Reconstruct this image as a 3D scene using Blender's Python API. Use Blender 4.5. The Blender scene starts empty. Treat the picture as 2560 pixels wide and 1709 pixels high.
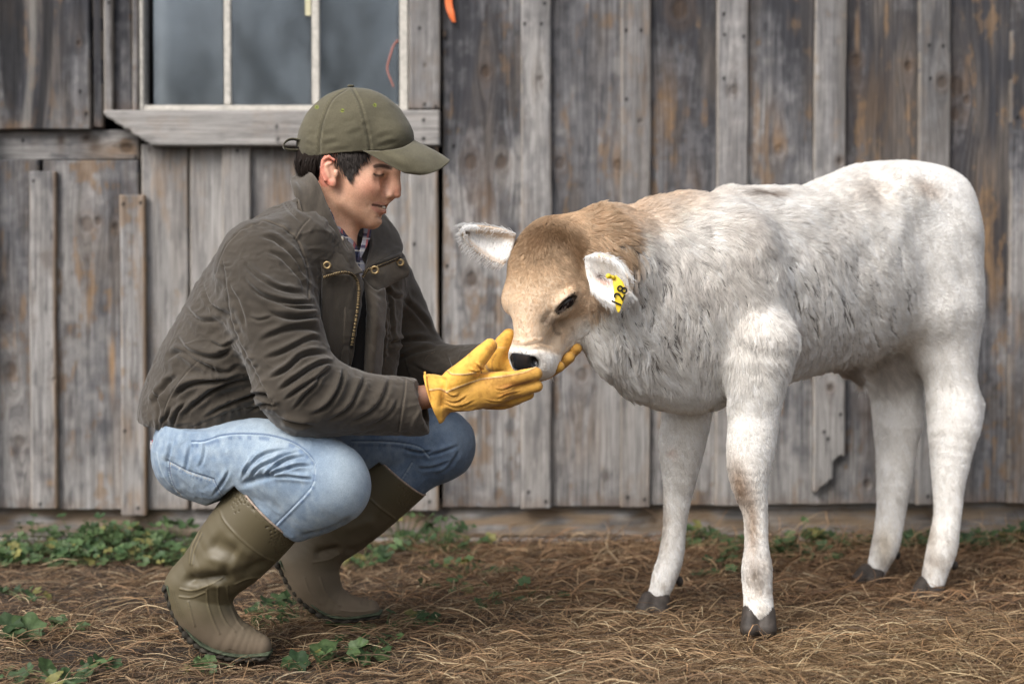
import bpy, bmesh, math, random
import numpy as np
from mathutils import Vector, Matrix, kdtree
# ---------------------------------------------------------------- camera, sky, sun, exposure
SC = bpy.context.scene
COL = SC.collection
random.seed(7)
RNG = np.random.default_rng(11)
FPX = 3556.0                      # focal length in photo pixels (2560 wide)
CAMH = 0.70
PITCH = math.atan((854.5 - 780.0) / FPX)
cam_d = bpy.data.cameras.new("camera")
cam = bpy.data.objects.new("camera", cam_d); COL.objects.link(cam)
cam.location = (0, 0, CAMH)
cam.rotation_euler = (math.radians(90) - PITCH, 0, 0)
cam_d.sensor_width = 36.0
cam_d.lens = FPX / 2560.0 * 36.0
cam_d.clip_start = 0.05; cam_d.clip_end = 500
cam_d.dof.use_dof = True
cam_d.dof.focus_distance = 2.93
cam_d.dof.aperture_fstop = 2.2
SC.camera = cam

w = bpy.data.worlds.new("World"); SC.world = w; w.use_nodes = True
nt = w.node_tree; nt.nodes.clear()
_o = nt.nodes.new("ShaderNodeOutputWorld"); _b = nt.nodes.new("ShaderNodeBackground")
_s = nt.nodes.new("ShaderNodeTexSky"); _s.sky_type = 'NISHITA'; _s.sun_disc = False
SUN_EL, SUN_ROT = math.radians(44), math.radians(220)
_s.sun_elevation = SUN_EL; _s.sun_rotation = SUN_ROT; _s.altitude = 0; _s.air_density = 1.0
_s.dust_density = 6.0; _s.ozone_density = 1.0
_h = nt.nodes.new("ShaderNodeHueSaturation"); _h.inputs['Saturation'].default_value = 0.42   # an overcast sky has little blue
nt.links.new(_s.outputs[0], _h.inputs['Color']); nt.links.new(_h.outputs[0], _b.inputs[0])
_b.inputs[1].default_value = 0.15
nt.links.new(_b.outputs[0], _o.inputs[0])
sun_d = bpy.data.lights.new("sun", 'SUN'); sun_d.energy = 1.15; sun_d.angle = math.radians(34); sun_d.color = (1.0, 0.96, 0.90)
sun = bpy.data.objects.new("sun", sun_d); COL.objects.link(sun)
_az = SUN_ROT   # nishita: rotation 0 = +Y, clockwise from above
_dir = Vector((math.sin(_az) * math.cos(SUN_EL), math.cos(_az) * math.cos(SUN_EL), math.sin(SUN_EL)))
sun.rotation_euler = _dir.to_track_quat('Z', 'Y').to_euler()
sun.location = (0, 0, 20)
SC.view_settings.view_transform = 'Standard'; SC.view_settings.look = 'None'
SC.view_settings.exposure = 0.60; SC.view_settings.gamma = 1.0
SC.render.engine = 'CYCLES'
SC.cycles.max_bounces = 6; SC.cycles.transparent_max_bounces = 8
SC.cycles.use_denoising = True

# ---------------------------------------------------------------- projection helpers (photo pixel + distance -> world point)
CP, SP = math.cos(PITCH), math.sin(PITCH)
def P(u, v, d):
    x = (u - 1280.0) / FPX; y = -(v - 854.5) / FPX
    t = d / (CP + y * SP)
    return np.array([t * x, d, CAMH + t * (-SP + y * CP)])
def PX(r, d): return r * d / FPX
def proj(V):
    Z = V[:, 2] - CAMH; Y = V[:, 1]
    dep = Y * CP - Z * SP; up = Y * SP + Z * CP
    return 1280.0 + FPX * V[:, 0] / dep, 854.5 - FPX * up / dep
def gd(v): return CAMH * FPX / (v - 780.0)          # depth of a ground point seen at row v
def D(u): return u * 1.0898

# ---------------------------------------------------------------- numpy noise
def _hash(ix, iy, iz, s):
    h = (ix.astype(np.int64) * 374761393 + iy.astype(np.int64) * 668265263 + iz.astype(np.int64) * 2147483647 + s * 974634777) & 0xffffffff
    h = ((h ^ (h >> 13)) * 1274126177) & 0xffffffff
    h = (h ^ (h >> 16)) & 0xffffffff
    return (h / 4294967295.0)
def vnoise(x, y, z=0.0, s=0):
    x = np.asarray(x, float); y = np.asarray(y, float) + 0 * x; z = np.asarray(z, float) + 0 * x
    ix, iy, iz = np.floor(x), np.floor(y), np.floor(z)
    fx, fy, fz = x - ix, y - iy, z - iz
    fx = fx * fx * (3 - 2 * fx); fy = fy * fy * (3 - 2 * fy); fz = fz * fz * (3 - 2 * fz)
    r = 0
    for a in (0, 1):
        for b in (0, 1):
            for c in (0, 1):
                wt = (fx if a else 1 - fx) * (fy if b else 1 - fy) * (fz if c else 1 - fz)
                r = r + wt * _hash(ix + a, iy + b, iz + c, s)
    return r
def fbm(x, y, z=0.0, s=0, o=4):
    r = 0; a = 0.5; t = 0
    for i in range(o):
        r = r + a * vnoise(x * 2**i, y * 2**i, np.asarray(z) * 2**i, s + i * 17); t += a; a *= 0.5
    return r / t
def sst(x, a, b):
    t = np.clip((x - a) / (b - a), 0, 1); return t * t * (3 - 2 * t)
def mix(a, b, t):
    t = np.asarray(t)
    if np.ndim(b) == 1 and np.ndim(t) == 1: return a * (1 - t[:, None]) + np.asarray(b)[None, :] * t[:, None]
    if np.ndim(a) == 2 and np.ndim(t) == 1: t = t[:, None]
    return a * (1 - t) + b * t
def srgb(r, g, b):
    f = lambda c: (c / 255 / 12.92) if c <= 10.31 else ((c / 255 + 0.055) / 1.055) ** 2.4
    return np.array([f(r), f(g), f(b)])

# ---------------------------------------------------------------- object helpers
def tag(o, label=None, cat=None, group=None, kind=None):
    if label: o["label"] = label
    if cat: o["category"] = cat
    if group: o["group"] = group
    if kind: o["kind"] = kind
    return o
def empty(name, loc, label, cat, group=None):
    o = bpy.data.objects.new(name, None); COL.objects.link(o); o.location = loc
    o.empty_display_size = 0.1
    return tag(o, label, cat, group)
def link(o, parent=None):
    COL.objects.link(o)
    if parent is not None:
        o.parent = parent
        o.matrix_parent_inverse = world_of(parent).inverted()
    return o
def world_of(o):
    m = Matrix.LocRotScale(o.location, o.rotation_euler, o.scale)
    if o.parent is not None: m = world_of(o.parent) @ o.matrix_parent_inverse @ m
    return m
def mesh_np(name, V, F, mat=None, parent=None, col=None, attrs=None, smooth=True, uvv=None):
    """V (n,3), F list/array of quads or tris"""
    me = bpy.data.meshes.new(name)
    V = np.asarray(V, np.float32)
    if isinstance(F, np.ndarray):
        k = F.shape[1]; n = len(F)
        me.vertices.add(len(V)); me.vertices.foreach_set("co", V.ravel())
        me.loops.add(n * k); me.loops.foreach_set("vertex_index", F.astype(np.int32).ravel())
        me.polygons.add(n); me.polygons.foreach_set("loop_start", np.arange(0, n * k, k, dtype=np.int32))
        me.update(calc_edges=True)
    else:
        me.from_pydata(V.tolist(), [], [list(f) for f in F])
    me.polygons.foreach_set("use_smooth", np.full(len(me.polygons), smooth))
    if col is not None:
        a = me.attributes.new("Col", 'FLOAT_COLOR', 'POINT')
        c = np.ones((len(V), 4), np.float32); c[:, :3] = col
        a.data.foreach_set("color", c.ravel())
    if attrs:
        for k_, val in attrs.items():
            val = np.asarray(val, np.float32)
            if val.ndim == 1:
                a = me.attributes.new(k_, 'FLOAT', 'POINT'); a.data.foreach_set("value", val)
            else:
                a = me.attributes.new(k_, 'FLOAT_VECTOR', 'POINT'); a.data.foreach_set("vector", val.ravel())
    if mat is not None: me.materials.append(mat)
    me.update()
    o = bpy.data.objects.new(name, me)
    return link(o, parent)

# ---------------------------------------------------------------- materials
def newmat(name):
    m = bpy.data.materials.new(name); m.use_nodes = True
    t = m.node_tree; b = t.nodes['Principled BSDF']
    return m, t, b
def N(t, typ, **kw):
    n = t.nodes.new(typ)
    for k, v in kw.items():
        if k in n.inputs: n.inputs[k].default_value = v
        else: setattr(n, k, v)
    return n
def L(t, a, b): t.links.new(a, b)
def ramp(t, fac, stops):
    r = t.nodes.new('ShaderNodeValToRGB'); L(t, fac, r.inputs[0])
    while len(r.color_ramp.elements) < len(stops): r.color_ramp.elements.new(0.5)
    for e, (p, c) in zip(r.color_ramp.elements, stops):
        e.position = p; e.color = tuple(c) + (1,) if len(c) == 3 else c
    return r
def mixc(t, mode, fac, a, b):
    n = t.nodes.new('ShaderNodeMix'); n.data_type = 'RGBA'; n.blend_type = mode
    for s, v in ((n.inputs[0], fac), (n.inputs[6], a), (n.inputs[7], b)):
        if hasattr(v, 'is_linked'): L(t, v, s)
        elif isinstance(v, (int, float)): s.default_value = v
        else: s.default_value = tuple(v) + (1,)
    return n.outputs[2]
def coordnode(t, scale=(1, 1, 1), attr=None):
    if attr: src = N(t, 'ShaderNodeAttribute', attribute_name=attr).outputs['Vector']
    else: src = t.nodes.new('ShaderNodeTexCoord').outputs['Object']
    mp = t.nodes.new('ShaderNodeMapping'); mp.inputs['Scale'].default_value = scale
    L(t, src, mp.inputs['Vector']); return mp.outputs[0]
def noise(t, vec, scale, detail=4, rough=0.55, dist=0.0):
    n = t.nodes.new('ShaderNodeTexNoise'); L(t, vec, n.inputs['Vector'])
    n.inputs['Scale'].default_value = scale; n.inputs['Detail'].default_value = detail
    n.inputs['Roughness'].default_value = rough; n.inputs['Distortion'].default_value = dist
    return n.outputs['Fac']
def bump(t, b, h, strength=0.3, dist=0.002, prev=None):
    n = t.nodes.new('ShaderNodeBump'); n.inputs['Strength'].default_value = strength
    n.inputs['Distance'].default_value = dist; L(t, h, n.inputs['Height'])
    if prev is not None: L(t, prev, n.inputs['Normal'])
    L(t, n.outputs[0], b.inputs['Normal']); return n.outputs[0]
def mat_cloth(name, base=None, rough=0.85, grain=0.18, gscale=260, bscale=900, bstr=0.25, big=0.25, bigscale=14, sheen=0.15):
    """vertex-colour (Col) or flat base, mottled by noise, with a woven bump"""
    m, t, b = newmat(name); vec = coordnode(t)
    src = N(t, 'ShaderNodeAttribute', attribute_name="Col").outputs['Color'] if base is None else None
    if src is None:
        rg = t.nodes.new('ShaderNodeRGB'); rg.outputs[0].default_value = tuple(base) + (1,); src = rg.outputs[0]
    n1 = noise(t, vec, gscale, 3); n2 = noise(t, vec, bigscale, 5, 0.6)
    r1 = ramp(t, n1, [(0.3, (1 - grain,) * 3), (0.7, (1 + 0 * grain,) * 3)])
    r2 = ramp(t, n2, [(0.3, (1 - big,) * 3), (0.72, (1, 1, 1))])
    c = mixc(t, 'MULTIPLY', 1.0, src, r1.outputs[0]); c = mixc(t, 'MULTIPLY', 1.0, c, r2.outputs[0])
    L(t, c, b.inputs['Base Color']); b.inputs['Roughness'].default_value = rough
    b.inputs['Sheen Weight'].default_value = sheen; b.inputs['Specular IOR Level'].default_value = 0.25
    h = noise(t, vec, bscale, 2); p = bump(t, b, h, bstr, 0.001)
    bump(t, b, noise(t, vec, 60, 3), 0.25, 0.002, p)
    return m
def mat_plain(name, col, rough=0.6, metal=0.0, spec=0.5, nscale=80, nvar=0.2, bstr=0.1):
    m, t, b = newmat(name); vec = coordnode(t)
    r = ramp(t, noise(t, vec, nscale, 4), [(0.3, tuple(np.array(col) * (1 - nvar))), (0.7, tuple(np.minimum(np.array(col) * (1 + nvar * .5), 1)))])
    L(t, r.outputs[0], b.inputs['Base Color']); b.inputs['Roughness'].default_value = rough
    b.inputs['Metallic'].default_value = metal; b.inputs['Specular IOR Level'].default_value = spec
    if bstr: bump(t, b, noise(t, vec, nscale * 4, 3), bstr, 0.001)
    return m

# ---------------------------------------------------------------- implicit modelling
class Sdf:
    def __init__(s): s.ops = []; s.k = 0.02
    def _add(s, fn, c, R, k, mode): s.ops.append((fn, np.asarray(c, float), R, s.k if k is None else k, mode)); return s
    def cone(s, a, b, ra, rb, k=None, mode='u', sq=None):
        a = np.asarray(a, float); b = np.asarray(b, float); ab = b - a; L2 = max(ab @ ab, 1e-12)
        A = None
        if sq is not None:      # sq=(axis, factor): flattened along axis
            n = np.asarray(sq[0], float); n = n / np.linalg.norm(n); f = sq[1]
            A = np.eye(3) + np.outer(n, n) * (1 / f - 1)
            a2 = A @ a; ab2 = A @ ab; L22 = max(ab2 @ ab2, 1e-12); g = min(1, f)
            def fn(p):
                q = p @ A.T - a2; t = np.clip(q @ ab2 / L22, 0, 1)
                return (np.linalg.norm(q - t[:, None] * ab2, axis=1) - (ra + (rb - ra) * t)) * g
        else:
            def fn(p):
                q = p - a; t = np.clip(q @ ab / L2, 0, 1)
                return np.linalg.norm(q - t[:, None] * ab, axis=1) - (ra + (rb - ra) * t)
        mxf = max(1, sq[1]) if sq is not None else 1
        return s._add(fn, (a + b) / 2, math.sqrt(L2) / 2 + max(ra, rb) * mxf, k, mode)
    def ell(s, c, r, R=None, k=None, mode='u'):
        c = np.asarray(c, float); r = np.asarray(r, float); M = np.eye(3) if R is None else np.asarray(R, float)  # rows = local axes
        def fn(p):
            q = (p - c) @ M.T
            k0 = np.linalg.norm(q / r, axis=1); k1 = np.linalg.norm(q / (r * r), axis=1) + 1e-9
            return k0 * (k0 - 1) / k1
        return s._add(fn, c, float(r.max()), k, mode)
    def chain(s, pts, k=None, mode='u', sq=None, sub=3):
        """one tapering limb through the points (smooth curve, no bulges at the joints)"""
        arr = np.array([[*c, r] for c, r in pts], float)
        if len(arr) > 2: arr = crom(arr, (len(arr) - 1) * sub + 1)
        g = 1.0; T_ = np.eye(3)
        if sq is not None:
            n = np.asarray(sq[0], float); n = n / np.linalg.norm(n); T_ = np.eye(3) + np.outer(n, n) * (1 / sq[1] - 1); g = min(1, sq[1])
        C_ = (arr[:, :3] @ T_.T).astype(np.float32); R_ = arr[:, 3].astype(np.float32); Tt = T_.T.astype(np.float32)
        def fn(p):
            q = p.astype(np.float32) @ Tt; best = np.full(len(q), 9, np.float32)
            for i in range(len(C_) - 1):
                ab = C_[i + 1] - C_[i]; w_ = q - C_[i]; t = np.clip(w_ @ ab / max(float(ab @ ab), 1e-10), 0, 1)
                w_ -= t[:, None] * ab; d = np.sqrt(np.einsum('ij,ij->i', w_, w_)) - (R_[i] + (R_[i + 1] - R_[i]) * t)
                np.minimum(best, d, out=best)
            return best * g
        c = (arr[:, :3].min(0) + arr[:, :3].max(0)) / 2; mx = max(1, sq[1]) if sq is not None else 1
        R = float((np.linalg.norm(arr[:, :3] - c, axis=1) + arr[:, 3] * mx).max())
        return s._add(fn, c, R, k, mode)
    def pchain(s, pts, k=None, mode='u', sq=None):
        """pts = (u, v, d, radius in photo px)"""
        return s.chain([(P(u, v, d), PX(r, d)) for u, v, d, r in pts], k, mode, sq)
    def plane(s, p0, n, mode='i'):      # keep the side opposite to n
        p0 = np.asarray(p0, float); n = np.asarray(n, float); n = n / np.linalg.norm(n)
        return s._add(lambda p: (p - p0) @ n, p0, 1e9, 0.0, mode)
    def __call__(s, p, mask=True):
        f = np.full(len(p), 1.0)
        for fn, c, R, k, mode in s.ops:
            if mask and R < 1e8:
                idx = np.nonzero(((p - c) ** 2).sum(1) < (R + k + 0.04) ** 2)[0]
                if len(idx) == 0: continue
                q = p[idx]; cur = f[idx]
            else: idx = None; q = p; cur = f
            d = fn(q)
            if mode == 'u':
                if k > 0:
                    h = np.maximum(k - np.abs(cur - d), 0) / k; r = np.minimum(cur, d) - h * h * k * 0.25
                else: r = np.minimum(cur, d)
            elif mode == 's':
                d = -d
                if k > 0:
                    h = np.maximum(k - np.abs(cur - d), 0) / k; r = np.maximum(cur, d) + h * h * k * 0.25
                else: r = np.maximum(cur, d)
            else: r = np.maximum(cur, d)
            if idx is None: f = r
            else: f[idx] = r
        return f
    def bounds(s, pad=0.03):
        lo = np.full(3, 1e9); hi = -lo
        for fn, c, R, k, mode in s.ops:
            if mode == 'u': lo = np.minimum(lo, c - R - pad); hi = np.maximum(hi, c + R + pad)
        return lo, hi

def grid_eval(S, lo, hi, h, C=5):
    n = np.ceil((hi - lo) / (h * C)).astype(int) + 2
    ax = [lo[i] + np.arange(n[i]) * h * C for i in range(3)]
    G = np.stack(np.meshgrid(*ax, indexing='ij'), -1).reshape(-1, 3)
    Fc = S(G, mask=False).reshape(n)
    thr = h * C * 1.9
    near = np.abs(Fc) < thr
    # cells of the coarse grid that may hold surface
    m = near[:-1, :-1, :-1].copy()
    for a in (0, 1):
        for b in (0, 1):
            for c in (0, 1):
                m |= near[a:n[0] - 1 + a, b:n[1] - 1 + b, c:n[2] - 1 + c]
    nf = (n - 1) * C + 1
    F = np.repeat(np.repeat(np.repeat(Fc, C, 0), C, 1), C, 2)[:nf[0], :nf[1], :nf[2]].astype(np.float32)
    M = np.zeros(nf, bool)
    for ci in np.argwhere(m):
        a = ci * C; M[a[0]:a[0] + C + 1, a[1]:a[1] + C + 1, a[2]:a[2] + C + 1] = True
    idx = np.argwhere(M)
    out = np.empty(len(idx), np.float32)
    for i in range(0, len(idx), 400000):
        out[i:i + 400000] = S(lo + idx[i:i + 400000] * h)
    F[M] = out
    return F

def surface_nets(F, lo, h):
    ins = F < 0
    nx, ny, nz = F.shape
    c = np.zeros((nx - 1, ny - 1, nz - 1), np.int8)
    for a in (0, 1):
        for b in (0, 1):
            for d in (0, 1): c += ins[a:nx - 1 + a, b:ny - 1 + b, d:nz - 1 + d]
    cells = np.argwhere((c > 0) & (c < 8))
    vid = np.full(c.shape, -1, np.int32); vid[tuple(cells.T)] = np.arange(len(cells))
    acc = np.zeros((len(cells), 3)); cnt = np.zeros(len(cells))
    corners = [(a, b, d) for a in (0, 1) for b in (0, 1) for d in (0, 1)]
    for c0 in corners:
        for ax in range(3):
            if c0[ax]: continue
            c1 = list(c0); c1[ax] = 1
            f0 = F[cells[:, 0] + c0[0], cells[:, 1] + c0[1], cells[:, 2] + c0[2]]
            f1 = F[cells[:, 0] + c1[0], cells[:, 1] + c1[1], cells[:, 2] + c1[2]]
            x = (f0 < 0) != (f1 < 0)
            t = np.where(x, f0 / np.where(x, f0 - f1, 1), 0)
            p = np.tile(np.array(c0, float), (len(cells), 1)); p[:, ax] += t
            acc[x] += p[x]; cnt[x] += 1
    V = lo + (cells + acc / cnt[:, None]) * h
    Q = []
    for ax in range(3):
        b, d = [(1, 2), (2, 0), (0, 1)][ax]
        s0 = [slice(None)] * 3; s1 = [slice(None)] * 3
        s0[ax] = slice(0, -1); s1[ax] = slice(1, None)
        A, B = ins[tuple(s0)], ins[tuple(s1)]
        e = np.argwhere(A != B)
        ok = (e[:, b] > 0) & (e[:, d] > 0) & (e[:, b] < F.shape[b] - 1) & (e[:, d] < F.shape[d] - 1)
        e = e[ok]
        fl = A[tuple(e.T)]
        def g(db, dd):
            q = e.copy(); q[:, b] -= db; q[:, d] -= dd; return vid[tuple(q.T)]
        q = np.stack([g(1, 1), g(0, 1), g(0, 0), g(1, 0)], 1)
        q[~fl] = q[~fl][:, ::-1]
        Q.append(q)
    return V, np.concatenate(Q)

def build_sdf(S, h, newton=2, pad=0.03, zmin=None):
    lo, hi = S.bounds(pad)
    F = grid_eval(S, lo, hi, h)
    V, Q = surface_nets(F, lo, h)
    for _ in range(newton):
        e = h * 0.35; f = S(V)
        g = np.stack([S(V + np.eye(3)[i] * e) - S(V - np.eye(3)[i] * e) for i in range(3)], 1) / (2 * e)
        gn = np.maximum((g * g).sum(1), 0.25)
        V = V - np.clip(f / gn, -h, h)[:, None] * g
    return V, Q

def normals(V, Q):
    n = np.zeros_like(V)
    a = V[Q[:, 2]] - V[Q[:, 0]]; b = V[Q[:, 3 if Q.shape[1] == 4 else 1]] - V[Q[:, 1 if Q.shape[1] == 4 else 0]]
    fn = np.cross(a, b) if Q.shape[1] == 4 else np.cross(b, a)
    for i in range(Q.shape[1]): np.add.at(n, Q[:, i], fn)
    return n / (np.linalg.norm(n, axis=1)[:, None] + 1e-12)
def relax(V, Q, it=1, w=0.5):
    for _ in range(it):
        s = np.zeros_like(V); c = np.zeros(len(V)); k = Q.shape[1]
        for i in range(k):
            j = (i + 1) % k
            np.add.at(s, Q[:, i], V[Q[:, j]]); np.add.at(c, Q[:, i], 1)
            np.add.at(s, Q[:, j], V[Q[:, i]]); np.add.at(c, Q[:, j], 1)
        V = V * (1 - w) + w * s / np.maximum(c, 1)[:, None]
    return V

def crom(pts, n):
    """Catmull-Rom resample of (k,m) points to n"""
    p = np.asarray(pts, float)
    if len(p) == 2: return p[0] + (p[1] - p[0]) * np.linspace(0, 1, n)[:, None]
    q = np.vstack([2 * p[0] - p[1], p, 2 * p[-1] - p[-2]])
    s = np.linspace(0, len(p) - 1 - 1e-9, n); i = s.astype(int); t = (s - i)[:, None]
    a, b, c, d = q[i], q[i + 1], q[i + 2], q[i + 3]
    return 0.5 * (2 * b + (c - a) * t + (2 * a - 5 * b + 4 * c - d) * t**2 + (-a + 3 * b - 3 * c + d) * t**3)

def stroke_d(U, Vv, pts, n=40):
    """distance (photo px) from each projected vertex to a smooth stroke, position along it 0..1 and signed side"""
    c = crom(pts, n); best = np.full(len(U), 1e9); al = np.zeros(len(U)); sg = np.zeros(len(U))
    lo = c.min(0) - 90; hi = c.max(0) + 90
    m = np.nonzero((U > lo[0]) & (U < hi[0]) & (Vv > lo[1]) & (Vv < hi[1]))[0]
    p = np.stack([U[m], Vv[m]], 1); bb = np.full(len(m), 1e9); aa = np.zeros(len(m)); ss = np.zeros(len(m))
    for i in range(n - 1):
        a, b = c[i], c[i + 1]; ab = b - a; t = np.clip((p - a) @ ab / (ab @ ab + 1e-9), 0, 1)
        q = p - a - t[:, None] * ab; d = np.hypot(q[:, 0], q[:, 1])
        u = d < bb; bb[u] = d[u]; aa[u] = (i + t[u]) / (n - 1); ss[u] = (ab[0] * q[u, 1] - ab[1] * q[u, 0])
    best[m] = bb; al[m] = aa; sg[m] = np.sign(ss)
    return best, al, sg

class Sculpt:
    """Works in the picture plane on the vertices that face the camera: moves real geometry along its normals."""
    def __init__(s, V, Q):
        s.V = V.copy(); s.Q = Q; s.n = normals(V, Q); s.refresh()
        s.col = None
    def refresh(s):
        s.U, s.W = proj(s.V)
        view = s.V - np.array([0, 0, CAMH]); view /= np.linalg.norm(view, axis=1)[:, None]
        s.face = sst(-(s.n * view).sum(1), -0.1, 0.25)
    def mask(s, dr=None):
        m = s.face
        if dr is not None: m = m * (s.V[:, 1] > dr[0]) * (s.V[:, 1] < dr[1])
        return m
    def fold(s, pts, w, amt, ends=0.25, dr=None, side=0):
        """gaussian groove (amt<0) or ridge (amt>0); side: -1/+1 makes a one-sided (overlapping) fold"""
        d, a, sg = stroke_d(s.U, s.W, pts)
        env = sst(a, 0, ends) * (1 - sst(a, 1 - ends, 1)) if ends > 0 else 1
        g = np.exp(-(d / w) ** 2)
        if side: g = np.where(sg == side, np.exp(-(d / w) ** 2), np.exp(-(d / (w * 0.3)) ** 2))
        s.V += s.n * (g * env * amt * s.mask(dr))[:, None]
    def paint(s, pts, w, color, op=1.0, soft=1.5, ends=0.0, dr=None, dash=None):
        d, a, sg = stroke_d(s.U, s.W, pts)
        g = (1 - sst(d, w, w + soft)) * op * (s.mask(dr) > 0.02)
        if ends: g = g * sst(a, 0, ends) * (1 - sst(a, 1 - ends, 1))
        if dash: g = g * ((a * dash) % 1 < 0.6)
        s.col = mix(s.col, np.asarray(color, float), g)
    def blob(s, u, v, ru, rv, amt, rot=0.0, dr=None):
        c, si = math.cos(math.radians(rot)), math.sin(math.radians(rot))
        x = ((s.U - u) * c + (s.W - v) * si) / ru; y = (-(s.U - u) * si + (s.W - v) * c) / rv
        s.V += s.n * (np.exp(-(x * x + y * y)) * amt * s.mask(dr))[:, None]
    def pblob(s, u, v, ru, rv, color, op=1.0, rot=0.0, dr=None, hard=False):
        c, si = math.cos(math.radians(rot)), math.sin(math.radians(rot))
        x = ((s.U - u) * c + (s.W - v) * si) / ru; y = (-(s.U - u) * si + (s.W - v) * c) / rv
        r2 = x * x + y * y
        g = (1 - sst(r2, 0.7, 1.3)) if hard else np.exp(-r2)
        s.col = mix(s.col, np.asarray(color, float), g * op * (s.mask(dr) > 0.02))
    def poly(s, pts):
        """inside test of projected vertices in a picture polygon"""
        x, y = s.U, s.W; ins = np.zeros(len(x), bool); p = pts; j = len(p) - 1
        for i in range(len(p)):
            xi, yi = p[i]; xj, yj = p[j]
            c = ((yi > y) != (yj > y)) & (x < (xj - xi) * (y - yi) / ((yj - yi) + 1e-12) + xi)
            ins ^= c; j = i
        return ins
    def done(s, name, mat, parent, attrs=None):
        return mesh_np(name, s.V, s.Q, mat, parent, col=s.col, attrs=attrs)

def sheet(name, rows, nu, nv, th, mat, parent, col=None, disp=None, world=False, closed=False, colfn=None):
    """smooth sheet through rows of (u,v,d) picture points (or world points), given thickness th; rows x cols control grid"""
    R = [[(np.asarray(q, float) if world else P(*q)) for q in r] for r in rows]
    A = np.stack([crom(r, nu) for r in R])                    # rows, nu, 3
    B = np.stack([crom(A[:, i], nv) for i in range(nu)], 1)   # nv, nu, 3
    du = np.gradient(B, axis=1); dv = np.gradient(B, axis=0)
    n = np.cross(du, dv); n /= np.linalg.norm(n, axis=2)[..., None] + 1e-12
    if disp is not None:
        a, b = np.meshgrid(np.linspace(0, 1, nu), np.linspace(0, 1, nv)); B = B + n * disp(a, b)[..., None]
    top = B + n * th / 2; bot = B - n * th / 2
    V = np.concatenate([top.reshape(-1, 3), bot.reshape(-1, 3)]); K = nu * nv; F = []
    i = np.arange(nv - 1)[:, None] * nu + np.arange(nu - 1)[None, :]; i = i.ravel()
    F.append(np.stack([i, i + 1, i + nu + 1, i + nu], 1)); F.append(np.stack([i + K, i + nu + K, i + nu + 1 + K, i + 1 + K], 1))
    def edge(idx, flip):
        a, b = idx[:-1], idx[1:]; q = np.stack([a, a + K, b + K, b], 1); F.append(q[:, ::-1] if flip else q)
    edge(np.arange(nu), False); edge(np.arange(nu) + (nv - 1) * nu, True)
    edge(np.arange(nv) * nu, True); edge(np.arange(nv) * nu + nu - 1, False)
    F = np.concatenate(F)
    c = None
    if col is not None: c = np.tile(np.asarray(col, float), (len(V), 1))
    if colfn is not None:
        a, b = np.meshgrid(np.linspace(0, 1, nu), np.linspace(0, 1, nv)); cc = colfn(a.ravel(), b.ravel()); c = np.concatenate([cc, cc])
    return mesh_np(name, V, F, mat, parent, col=c)

def tube(V, F, pts, r, sides=8, cap=True):
    """append a tube with per-point radius to lists V,F"""
    p = np.asarray(pts, float); r = np.broadcast_to(np.asarray(r, float), (len(p),)); t = np.gradient(p, axis=0)
    t /= np.linalg.norm(t, axis=1)[:, None] + 1e-12
    ref = np.array([0, 0, 1.0]) if abs(t[0, 2]) < 0.9 else np.array([1.0, 0, 0]); base = len(V)
    a = np.cross(t[0], ref); a /= np.linalg.norm(a)
    for i in range(len(p)):
        a = a - t[i] * (a @ t[i]); a /= np.linalg.norm(a) + 1e-12; b = np.cross(t[i], a)
        for k in range(sides):
            w_ = 2 * math.pi * k / sides; V.append(p[i] + r[i] * (a * math.cos(w_) + b * math.sin(w_)))
    for i in range(len(p) - 1):
        for k in range(sides):
            k2 = (k + 1) % sides; o = base + i * sides
            F.append((o + k, o + k2, o + sides + k2, o + sides + k))
    if cap:
        F.append(tuple(base + k for k in range(sides))[::-1]); o = base + (len(p) - 1) * sides; F.append(tuple(o + k for k in range(sides)))
def tube_obj(name, pts, r, mat, parent, sides=8):
    V, F = [], []; tube(V, F, pts, r, sides); return mesh_np(name, np.array(V), F, mat, parent)
# ================================================================ THE BARN WALL
DW = 4.25
def mat_wood(name="weathered_wood", gain=1.0):
    m, t, b = newmat(name)
    col = N(t, 'ShaderNodeAttribute', attribute_name="Col").outputs['Color']
    gv = coordnode(t, (1, 1, 1), attr="grain")
    fine = noise(t, coordnode(t, (420, 9, 1), attr="grain"), 1.0, 5, 0.6)
    mid = noise(t, coordnode(t, (130, 3.5, 1), attr="grain"), 1.0, 4, 0.6)
    spk = noise(t, coordnode(t, (300, 60, 1), attr="grain"), 1.0, 3, 0.7)
    r1 = ramp(t, fine, [(0.30, (0.50,) * 3), (0.52, (0.95,) * 3), (0.75, (1.18,) * 3)])
    r2 = ramp(t, mid, [(0.32, (0.66,) * 3), (0.55, (1.0,) * 3), (0.75, (1.15,) * 3)])
    r3 = ramp(t, spk, [(0.30, (0.70,) * 3), (0.45, (1.0,) * 3)])
    c = mixc(t, 'MULTIPLY', 0.8, col, r1.outputs[0]); c = mixc(t, 'MULTIPLY', 0.75, c, r2.outputs[0])
    c = mixc(t, 'MULTIPLY', 0.55, c, r3.outputs[0])
    L(t, c, b.inputs['Base Color']); b.inputs['Roughness'].default_value = 0.9
    b.inputs['Specular IOR Level'].default_value = 0.2
    p = bump(t, b, fine, 0.5, 0.002); bump(t, b, mid, 0.5, 0.003, p)
    return m
M_WOOD = mat_wood()
DARKG = np.array([0.058, 0.059, 0.066]); MIDG = np.array([0.185, 0.183, 0.188]); LITE = np.array([0.37, 0.358, 0.342])
TAN = np.array([0.38, 0.245, 0.135]); BRN = np.array([0.13, 0.085, 0.055]); PALE = np.array([0.46, 0.44, 0.41])
barn = empty("barn", (0.3, DW + 0.05, 0.0), "weathered grey barn side with upright boards, narrow battens and a white framed window", "barn")

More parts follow.
